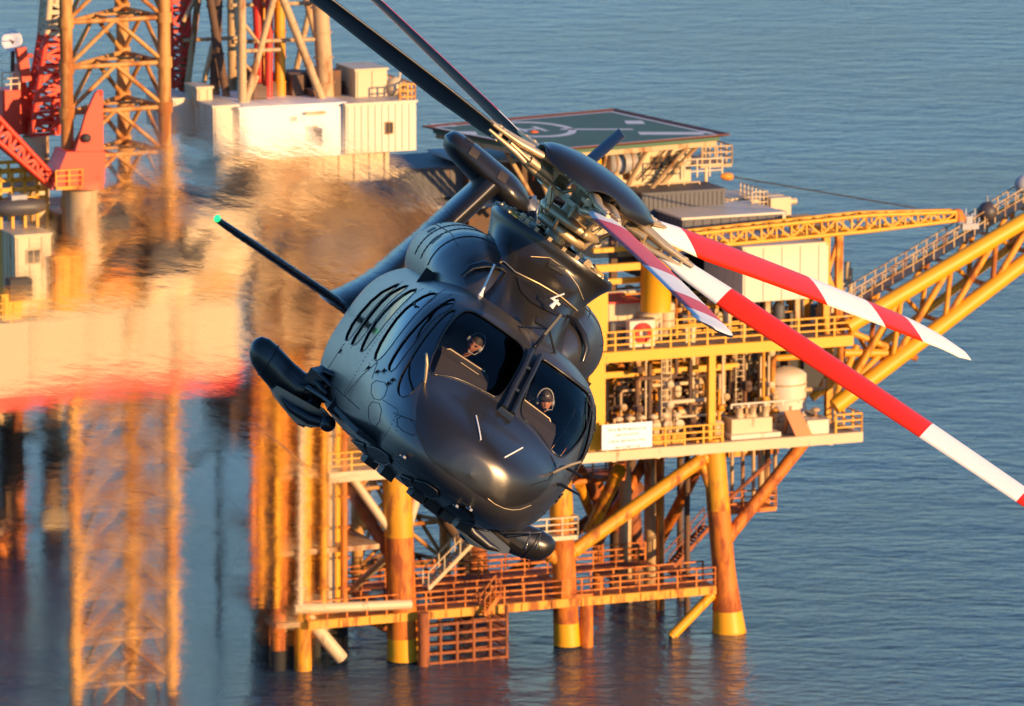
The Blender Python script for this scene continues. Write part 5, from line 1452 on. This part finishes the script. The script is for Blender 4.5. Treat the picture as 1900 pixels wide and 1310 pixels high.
jcabin('pipe_shed', 'brown open pipe shed on the hull in front of the long brown deckhouse', 'shed', m_brown, 150, 300, 470, 575, 2, 4, 1.0, 2, 1)
jcabin('lift_house', 'tan jacking house wrapped round the lattice leg', 'building', m_tan, 112, 175, 400, 560, 3.5, 3, .9, 1, 0)
jcabin('fan_house', 'tan fan house on the cantilever beam end near the engine smoke', 'building', m_tan, 455, 560, 330, 420, 6, 6, .7, 2, 0, fl=False)
for i, (x0, x1, yt, yb, v, mt, lab) in enumerate(((98, 150, 480, 575, -1.5, m_yel, 'yellow stores crate beside the cream mud house'), (180, 232, 535, 578, -2, m_ory, 'orange stores crate beside the low pale pump room'), (4, 40, 550, 585, -2, m_yelc, 'bright yellow stores crate at the frame edge on the hull'), (395, 440, 425, 460, 2, m_ory, 'rusty orange stores crate on top of the tall cream engine house'))):
    a, b = J.fb(x0, x1, yt, yb, v, 2)
    if i < 3: a = (a[0], a[1], zt)
    mb = MB(); mb.box(a, b); ribbed(mb, a, b, .5, .07); mb.box((a[0]-.05, a[1]-.05, b[2]), (b[0]+.05, b[1]+.05, b[2]+.1)); mb.single('stores_crate', mt, lab, 'crate', J.M)
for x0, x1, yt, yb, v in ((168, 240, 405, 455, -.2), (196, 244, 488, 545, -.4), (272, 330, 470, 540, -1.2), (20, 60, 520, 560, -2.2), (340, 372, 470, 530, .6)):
    o_, a, b = jbox('opening_shade_block', m_dk, x0, x1, yt, yb, v, 1.0)  # solid dark boxes, the shade inside openings put into their colour
# cantilever beams, drill floor and derrick
vC = 9.
mb = MB()
for v in (vC-1, vC+8):
    a, b = J.fb(400, 722, 300, 352, v, 1.2); mb.box(a, b)
    for k in np.linspace(a[0], b[0]-.3, 12): mb.box((k, v-.15, a[2]), (k+.15, v, b[2]))
a, b = J.fb(400, 722, 340, 350, vC, 8)
for k in np.linspace(a[0], b[0]-.5, 7): mb.box((k, vC+.2, a[2]), (k+.5, vC+8, a[2]+.5))
mb.build('cantilever_beam', m_cream, jk)
mb = MB(); a, b = J.fb(640, 716, 300, 330, vC+2, 5); mb.box(a, b); a, b = J.fb(650, 705, 285, 300, vC+1, 5); mb.box(a, b); mb.build('cantilever_end', m_cream, jk)
mb = MB()
R_ = random.Random(12)
for i in range(30):
    x = R_.uniform(455, 640); y = R_.uniform(380, 640); q = J.p(x, y, vC+R_.uniform(0, 8)); w = R_.uniform(.6, 2.2)
    if i % 2: mb.box(q, q+[w, w, w*R_.uniform(.5, 1.5)])
    else: mb.tube(q, q+[0, 0, -5], R_.uniform(.15, .4), n=10)
a, b = J.fb(470, 650, 355, 460, vC+3, 5); mb.box(a, b)
a, b = J.fb(500, 640, 560, 690, vC+4, 5); mb.box(a, b)
mb.build('hanging_machinery', m_brown, jk)
mb = MB()
for x in (470, 520, 575, 625):
    mb.tube(J.p(x, 352, vC), J.p(x, 720, vC), .25, n=10)
for y in (440, 540, 640): mb.beam(J.p(470, y, vC), J.p(625, y-8, vC), .3)
mb.build('blowout_frame', m_tan, jk)
a, b = J.fb(445, 640, 203, 298, vC-2, 7)
t = cabin('drill_floor_cabin', 'bright white drill floor cabin with an open dark doorway below the derrick', 'cabin', J, a, b, m_bright, None, [(J.p(570, 250, vC-2)[0], J.p(586, 250, vC-2)[0], J.p(570, 270, vC-2)[2], J.p(570, 236, vC-2)[2])], [(J.p(540, 220, vC-2)[0], J.p(548, 220, vC-2)[0], J.p(540, 224, vC-2)[2], J.p(540, 218, vC-2)[2])], 0)
mb = MB(); q = J.p(587, 250, vC-2); mb.box((q[0], vC-2.9, J.p(570, 270, vC-2)[2]), (q[0]+.06, vC-2.07, J.p(570, 236, vC-2)[2])); mb.build('open_door_leaf', m_grey, t)
mb = MB(); q = J.p(565, 212, vC-2); mb.box((q[0], vC-2.35, q[2]), (q[0]+1.2, vC-2.06, q[2]+.15)); mb.build('door_canopy', m_tan, t)
a, b = J.fb(642, 772, 196, 286, vC-2.4, 6)
cabin('driller_cabin', 'ribbed cream driller cabin with one small dark window overhanging the water', 'cabin', J, a, b, m_white, None, (), [(J.p(715, 237, vC-2.4)[0], J.p(728, 237, vC-2.4)[0], J.p(715, 247, vC-2.4)[2], J.p(715, 228, vC-2.4)[2])], .42)
a, b = J.fb(396, 442, 200, 290, vC-1.5, 6); cabin('side_cabin', 'narrow grey white cabin at the shaded end of the bright white cabin', 'cabin', J, a, b, m_white, None, (), (), 1.2)
a, b = J.fb(322, 362, 186, 250, vC+2, 5); cabin('grey_cabin', 'small pale grey cabin between the lattice leg and the derrick', 'cabin', J, a, b, m_white, None, (), (), .8)
a, b = J.fb(366, 394, 165, 200, vC+1, 2); cabin('light_box', 'small cream locker on the roof beside the dark derrick gap', 'locker', J, a, b, m_cream, None, (), (), .5)
a, b = J.fb(660, 718, 132, 190, vC, 3); cabin('vent_house', 'tall cream vent house on the driller cabin roof', 'vent', J, a, b, m_cream, None, (), (), .9)
mb = MB(); q = J.p(733, 190, vC); mb.ball(q+[0, 0, .9], (.55, .5, .6), 14); mb.tube(q, q+[0, 0, .7], .3, n=10); mb.tube(q+[.25, 0, 1], q+[.35, 0, 2.0], .06, n=6); mb.ball(q+[.35, 0, 2.05], (.28, .28, .14), 12); mb.box(q+[-.4, -.3, 0], q+[.5, .3, .3]); mb.single('roof_lamp', m_cream, 'cream floodlight unit on the driller cabin roof corner', 'floodlight', J.M)
a = J.p(742, 192, vC-2.2); b = J.p(770, 190, vC-2.2); mb = MB(); mb.rail([(a[0], vC-2.2, a[2]), (b[0], vC-2.2, a[2]), (b[0], vC+3, a[2])], 1.1, .6, .045, 3); mb.build('roof_railing', m_yel, jk)
mb = MB()
R_ = random.Random(3)
for i in range(40):
    x = R_.uniform(455, 655); y = 200-R_.uniform(0, 12); q = J.p(x, y, vC+R_.uniform(.5, 6)); w = R_.uniform(.4, 1.3); mb.box(q-[0, 0, .5], q+[w, w, R_.uniform(.4, 2.2)])
a, b = J.fb(520, 640, 140, 196, vC+5, 2); mb.box(a, b)
mb.build('drill_floor_machinery', m_brown, jk)
dk = thing('derrick', 'tall tan drilling derrick with red and orange pipes standing inside it', 'derrick', J.M, J.p(520, 195, vC+3))
def strut(nm, mt, lst):
    for (x0, y0, x1, y1, v0, v1, r) in lst:
        mb = MB(); a, b = J.p(x0, y0, v0), J.p(x1, y1, v1); mb.tube(a, b, r, n=10)
        d = (b-a); 
        for k in np.arange(.1, 1, .18): mb.tube(a+d*k, a+d*(k+.006), r*1.25, n=10)
        mb.build(nm, mt, dk)
strut('corner_leg', m_tan, [(590, -60, 606, 198, vC+1, vC+1, .5), (447, -60, 450, 196, vC, vC, .26), (430, -60, 432, 190, vC+7, vC+7, .3), (345, -60, 338, 180, vC+7, vC+7, .22), (375, -60, 345, 180, vC+6, vC+6, .2)])
strut('corner_leg', m_brown, [(405, -60, 398, 190, vC+4, vC+4, .32), (380, -60, 422, 190, vC+3, vC+3, .25)])
strut('diagonal', m_tan, [(520, -15, 602, 195, vC, vC, .24), (510, -10, 455, 195, vC, vC, .2), (585, -30, 545, 150, vC+5, vC+5, .18), (560, -30, 590, 80, vC+3, vC+3, .2), (340, 40, 380, -40, vC+6, vC+6, .15), (450, 40, 480, 80, vC, vC, .1), (450, 115, 470, 135, vC, vC, .1), (478, 140, 455, 190, vC, vC, .16), (400, 60, 372, 180, vC+4, vC+4, .16)])
strut('girt', m_tan, [(430, 78, 610, 72, vC+1, vC+1, .12), (445, 95, 520, 92, vC, vC, .12), (340, 75, 440, 70, vC+6, vC+6, .12), (430, 10, 620, 4, vC+2, vC+2, .12)])
strut('red_riser', m_red, [(474, -60, 484, 196, vC+2, vC+2, .28), (500, -60, 498, 196, vC+1.5, vC+1.5, .24)])
strut('orange_riser', m_yel, [(487, -60, 487, 160, vC+2.5, vC+2.5, .3), (518, -60, 520, 196, vC+2, vC+2, .34)])
mb = MB(); a = J.p(326, -60, 16); b = J.p(330, 172, 16); lattice(mb, a, b, 1.2, 1.0, 1.2, 1.0, 12, .16, .08, (1, 0, 0), (0, 1, 0)); mb.single('red_mast', m_red, 'dark red lattice mast standing directly behind the lattice leg', 'mast', J.M, base=b)

# ---------------------------------------------------------------- the two red cranes
m_crred = mat('crane_red', (.72, .05, .015), rough=.45, rust=.08, scale=.6)
c1 = thing('red_crane', 'red pedestal crane with a pointed frame in front of the lattice leg', 'crane', J.M, J.p(140, 360, -1.5))
def extr(mb, pts, v, d):
    Q = [J.p(x, y, v) for x, y in pts]; n = len(Q)
    mb.add(Q+[q+[0, d, 0] for q in Q], [tuple(range(n)), tuple(range(n, 2*n))[::-1]]+[(i, n+i, n+(i+1) % n, (i+1) % n) for i in range(n)])
mb = MB(); extr(mb, [(96, 352), (192, 352), (196, 282), (124, 282)], -1.5, 2.2); mb.build('machinery_house', m_crred, c1)
mb = MB(); extr(mb, [(140, 282), (192, 282), (191, 168), (178, 172), (160, 212)], -1.2, .3); extr(mb, [(140, 282), (192, 282), (191, 168), (178, 172), (160, 212)], .5, .3); mb.beam(J.p(185, 172, -1.2), J.p(185, 172, .6), .3); mb.build('frame_mast', m_crred, c1)
mb = MB(); q = J.p(160, 256, -1.3); mb.lathe([(.25, 0), (.25, .12), (0, .12)], q, (0, -1, 0), 16); mb.build('sheave', m_dk, c1)
mb = MB(); a = J.p(100, 335, -1.3); b = J.p(152, 320, -1.6); mb.box((a[0], -1.7, a[2]-.5), (b[0], -1.5, a[2]-.3)); mb.rail([(a[0], -1.7, a[2]-.3), (b[0], -1.7, a[2]-.3)], .9, .7, .04, 3); mb.build('cab_walkway', m_yel, c1)
mb = MB(); lattice(mb, J.p(98, 340, -.5), J.p(-60, 190, -.5), .6, 1.4, .5, 1.2, 12, .16, .08, (0, 1, 0), (.6, 0, .8)); mb.build('boom', m_crred, c1)
mb = MB(); q = J.p(150, 352, -.4); mb.tube([q[0], q[1], zt], q, .9, n=20); mb.build('pedestal', m_tan, c1)
c2 = thing('red_crane', 'red crane with a steep lattice boom and cream boom section near the frame edge', 'crane', J.M, J.p(40, 300, 5))
mb = MB(); extr(mb, [(5, 250), (42, 250), (38, 168), (4, 168)], 5, 2); extr(mb, [(38, 250), (62, 250), (52, 165), (36, 120), (34, 165)], 5.5, 1.2); mb.build('machinery_house', m_crred, c2)
mb = MB(); mb.beam(J.p(48, 150, 5), J.p(38, 88, 5), .55); mb.tube(J.p(30, 105, 5), J.p(60, 103, 5), .12); mb.build('mast_arm', m_crred, c2)
mb = MB(); lattice(mb, J.p(76, 246, 5), J.p(100, 60, 5), 1.6, 1.2, 1.5, 1.2, 9, .17, .08, (1, 0, 0), (0, 1, 0)); mb.build('boom', m_crred, c2)
mb = MB(); lattice(mb, J.p(100, 60, 5), J.p(108, -40, 5), 1.2, 1.2, 1.2, 1.2, 5, .2, .12, (1, 0, 0), (0, 1, 0)); mb.build('boom_section', m_cream, c2)
mb = MB(); q = J.p(66, 252, 5.4); mb.tube([q[0], q[1], zt], q, .75, n=20); mb.build('pedestal', m_cream, c2)
mb = MB(); a, b = J.fb(4, 36, 160, 168, 5, 2); mb.rail([(a[0], 5, a[2]), (b[0], 5, a[2])], 1.0, .5, .04, 3); mb.build('top_railing', m_cream, c2)
q = J.p(22, 76, 6); t = thing('satellite_dish', 'white satellite dish tilted on a short post beside the red crane arm', 'dish', J.M, q-[0, 0, 1.8])
mb = MB(); mb.lathe([(0, -.14), (.3, -.10), (.58, .02), (.62, .04), (.58, .05), (.3, -.05), (0, -.09)], q, (-.5, -.75, .3), 24); mb.build('reflector', mat('dish_white', (.82, .8, .78), rough=.5, var=.03), t); mb = MB(); mb.tube(q-[0, 0, 1.8], q+[.1, .1, 0], .12); mb.beam(q, q+[-.3, -.5, .15], .05); mb.build('post', m_brown, t)
t = thing('yellow_scaffold', 'bright yellow scaffold tower deck under the red crane boom at the frame edge', 'scaffold', J.M, J.p(40, 380, 2))
mb = MB()
for y in (318, 336, 354, 372):
    a, b = J.p(-20, y, 1.5), J.p(88, y-7, 1.5); mb.beam(a, b, .16, .2); mb.beam(a+[0, 3, 0], b+[0, 3, 0], .16, .2)
for x in (0, 22, 45, 68, 86):
    mb.beam(J.p(x, 312, 1.5), [J.p(x, 312, 1.5)[0], 1.5, zt], .16); mb.beam(J.p(x, 312, 1.5)+[0, 3, 0], [J.p(x, 312, 1.5)[0], 4.5, zt], .14)
mb.build('frame', m_yelc, t); mb = MB(); a, b = J.fb(-20, 88, 355, 360, 1.6, 3); mb.box(a, b); mb.build('deck', m_tan, t)
q = J.p(35, 384, .5); t = thing('lifeboat', 'dark closed lifeboat hanging below the yellow scaffold', 'lifeboat', J.M, q-[0, 0, .6])
mb = MB(); rings = []
for x, w in ((-1.6, .05), (-1.4, .35), (-.8, .6), (0, .65), (.8, .6), (1.4, .4), (1.6, .05)):
    a = np.arange(16)*2*math.pi/16; rings.append(np.stack([np.full(16, q[0]+x), q[1]+w*np.cos(a), q[2]+w*.8*np.sin(a)], -1))
mb.loft(rings); mb.build('boat_hull', mat('lifeboat_dark', (.07, .065, .07), rough=.5), t); mb = MB(); mb.box(q+[-.5, -.3, .4], q+[.4, .3, .7]); mb.build('canopy', m_grey, t)

# ---------------------------------------------------------------- distant jacket at the frame edge
B_ = Rig(60, 1035)
bj = thing('distant_jacket', 'dark pile jacket with pale cross tubes standing behind the lattice leg', 'jacket', B_.M, B_.p(60, 1035, 0))
for x, r, mt in ((14, .5, m_brown), (36, .35, m_rust), (92, .55, m_brown), (-20, .6, m_brown), (110, .25, m_tan)):
    mb = MB(); b = down(B_.p(x, 1035, x % 3)); mb.tube(b, [b[0], b[1], 13.5], r, n=14); mb.tube([b[0], b[1], 1.5], [b[0], b[1], 2.2], r*1.2, n=14); mb.build('leg', mt, bj)
for a, b, r, mt in (((-40, 990), (150, 976), .3, m_cream), ((-40, 752), (135, 855), .4, m_tan), ((-30, 1000), (32, 1042), .5, m_ory), ((330, 885), (408, 832), .22, m_tan)):
    mb = MB(); mb.tube(B_.p(*a, 1), B_.p(*b, 1), r, n=12); mb.build('brace', mt, bj)
mb = MB(); a = B_.p(-60, 780, 0); mb.box((a[0], -1, 13.4), (a[0]+8.5, 9, 14.4)); mb.build('deck', m_brown, bj)

# ---------------------------------------------------------------- hot exhaust air behind the helicopter
def plume():
    m = bpy.data.materials.new('hot_air'); m.use_nodes = True
    t = m.node_tree; N = t.nodes; L = t.links; N.remove(N['Principled BSDF'])
    rfn = N.new('ShaderNodeBsdfRefraction'); rfn.distribution = 'BECKMANN'
    rfn.inputs['IOR'].default_value = 1.0015; rfn.inputs['Roughness'].default_value = .48; rfn.inputs['Color'].default_value = (1, .995, .985, 1)
    tr = N.new('ShaderNodeBsdfTransparent'); mx = N.new('ShaderNodeMixShader'); at = N.new('ShaderNodeUVMap'); at.uv_map = 'heat'; sx = N.new('ShaderNodeSeparateXYZ'); L.new(at.outputs[0], sx.inputs[0])
    L.new(sx.outputs[0], mx.inputs[0]); L.new(tr.outputs[0], mx.inputs[1]); L.new(rfn.outputs[0], mx.inputs[2])
    L.new(mx.outputs[0], N['Material Output'].inputs['Surface'])
    tc = N.new('ShaderNodeTexCoord'); mp = N.new('ShaderNodeMapping'); mp.inputs['Rotation'].default_value = (0, rad(-28), 0); mp.inputs['Scale'].default_value = (2.2, 2.2, 7.5)
    n = N.new('ShaderNodeTexNoise'); n.inputs['Scale'].default_value = 1.0; n.inputs['Detail'].default_value = 4
    L.new(tc.outputs['Object'], mp.inputs['Vector']); L.new(mp.outputs[0], n.inputs['Vector'])
    bp = N.new('ShaderNodeBump'); bp.inputs['Strength'].default_value = 1.0; bp.inputs['Distance'].default_value = .16; L.new(n.outputs['Fac'], bp.inputs['Height']); L.new(bp.outputs[0], rfn.inputs['Normal'])
    from mathutils import noise
    pts = [(800, 420, .5, 73.4), (720, 440, 1.1, 74.6), (590, 480, 2.0, 76), (420, 570, 3.3, 78), (320, 780, 3.6, 80), (280, 1020, 3.3, 81.5), (200, 1250, 2.9, 83), (190, 1480, 2.4, 84)]
    C = np.array([CC+ray(x, y)*d for x, y, r, d in pts]); R = np.array([p[2] for p in pts])
    na, nt_ = 110, 60
    k = np.linspace(0, len(pts)-1, na); i0 = np.arange(len(pts))
    C2 = np.stack([hermite(i0, C[:, j], k) for j in range(3)], -1); R2 = hermite(i0, R, k)
    T = np.gradient(C2, axis=0); T /= np.linalg.norm(T, axis=1)[:, None]
    A = np.cross(T, [0, 1., 0]); A /= np.linalg.norm(A, axis=1)[:, None]; B = np.cross(A, T)
    mb = MB(); heat = []
    for sh, dep in enumerate((-.7, -.35, 0, .35, .7)):
        w = math.sqrt(1-dep*dep)
        V = []
        for i in range(na):
            for j in range(nt_):
                u = -1+2*j/(nt_-1); r = R2[i]
                p = C2[i]+A[i]*u*r*w+B[i]*r*dep
                q = Vector(p*.5+sh*5.3); p = p+B[i]*r*(.07*noise.noise(q)+.03*noise.noise(q*3))
                V.append(p)
                f = min(1, max(0, (1-abs(u))/.55)); f = f*f*(3-2*f)
                e = (1-.62*i/na)*min(1, i/(na*.06))*min(1, (na-1-i)/(na*.05))
                nz = .5+.9*noise.noise(Vector(p*.8+sh*9))+.35*noise.noise(Vector(p*2.2))
                heat.append(float(np.clip(f*e*np.clip(.75+.8*(nz-.5), 0, 1)*min(1, .35+.65*f), 0, 1)))
        mb.add(V, [(i*nt_+j, i*nt_+j+1, (i+1)*nt_+j+1, (i+1)*nt_+j) for i in range(na-1) for j in range(nt_-1)], True)
    o = mb.single('exhaust_plume', m, 'shimmering hot exhaust air trailing from the helicopter engines', 'exhaust', Matrix(), base=C[0], kind='stuff')
    uv = o.data.uv_layers.new(name='heat'); li = np.zeros(len(o.data.loops), np.int32); o.data.loops.foreach_get('vertex_index', li)
    H = np.array(heat)[li]; uv.data.foreach_set('uv', np.stack([H, H], 1).ravel().astype(np.float32))
plume()

for o in list(COL.objects):
    if o.parent is None:
        k = o.name.split('.')[0]
        g = {'stores_crate': 'stores crates on the drilling rig hull', 'storage_tank': 'vertical storage tanks on the platform', 'red_crane': 'red cranes of the drilling rig', 'signal_ball': 'signal balls along the boom', 'person': 'pilots in the cockpit'}.get(k)
        if g: o['group'] = g
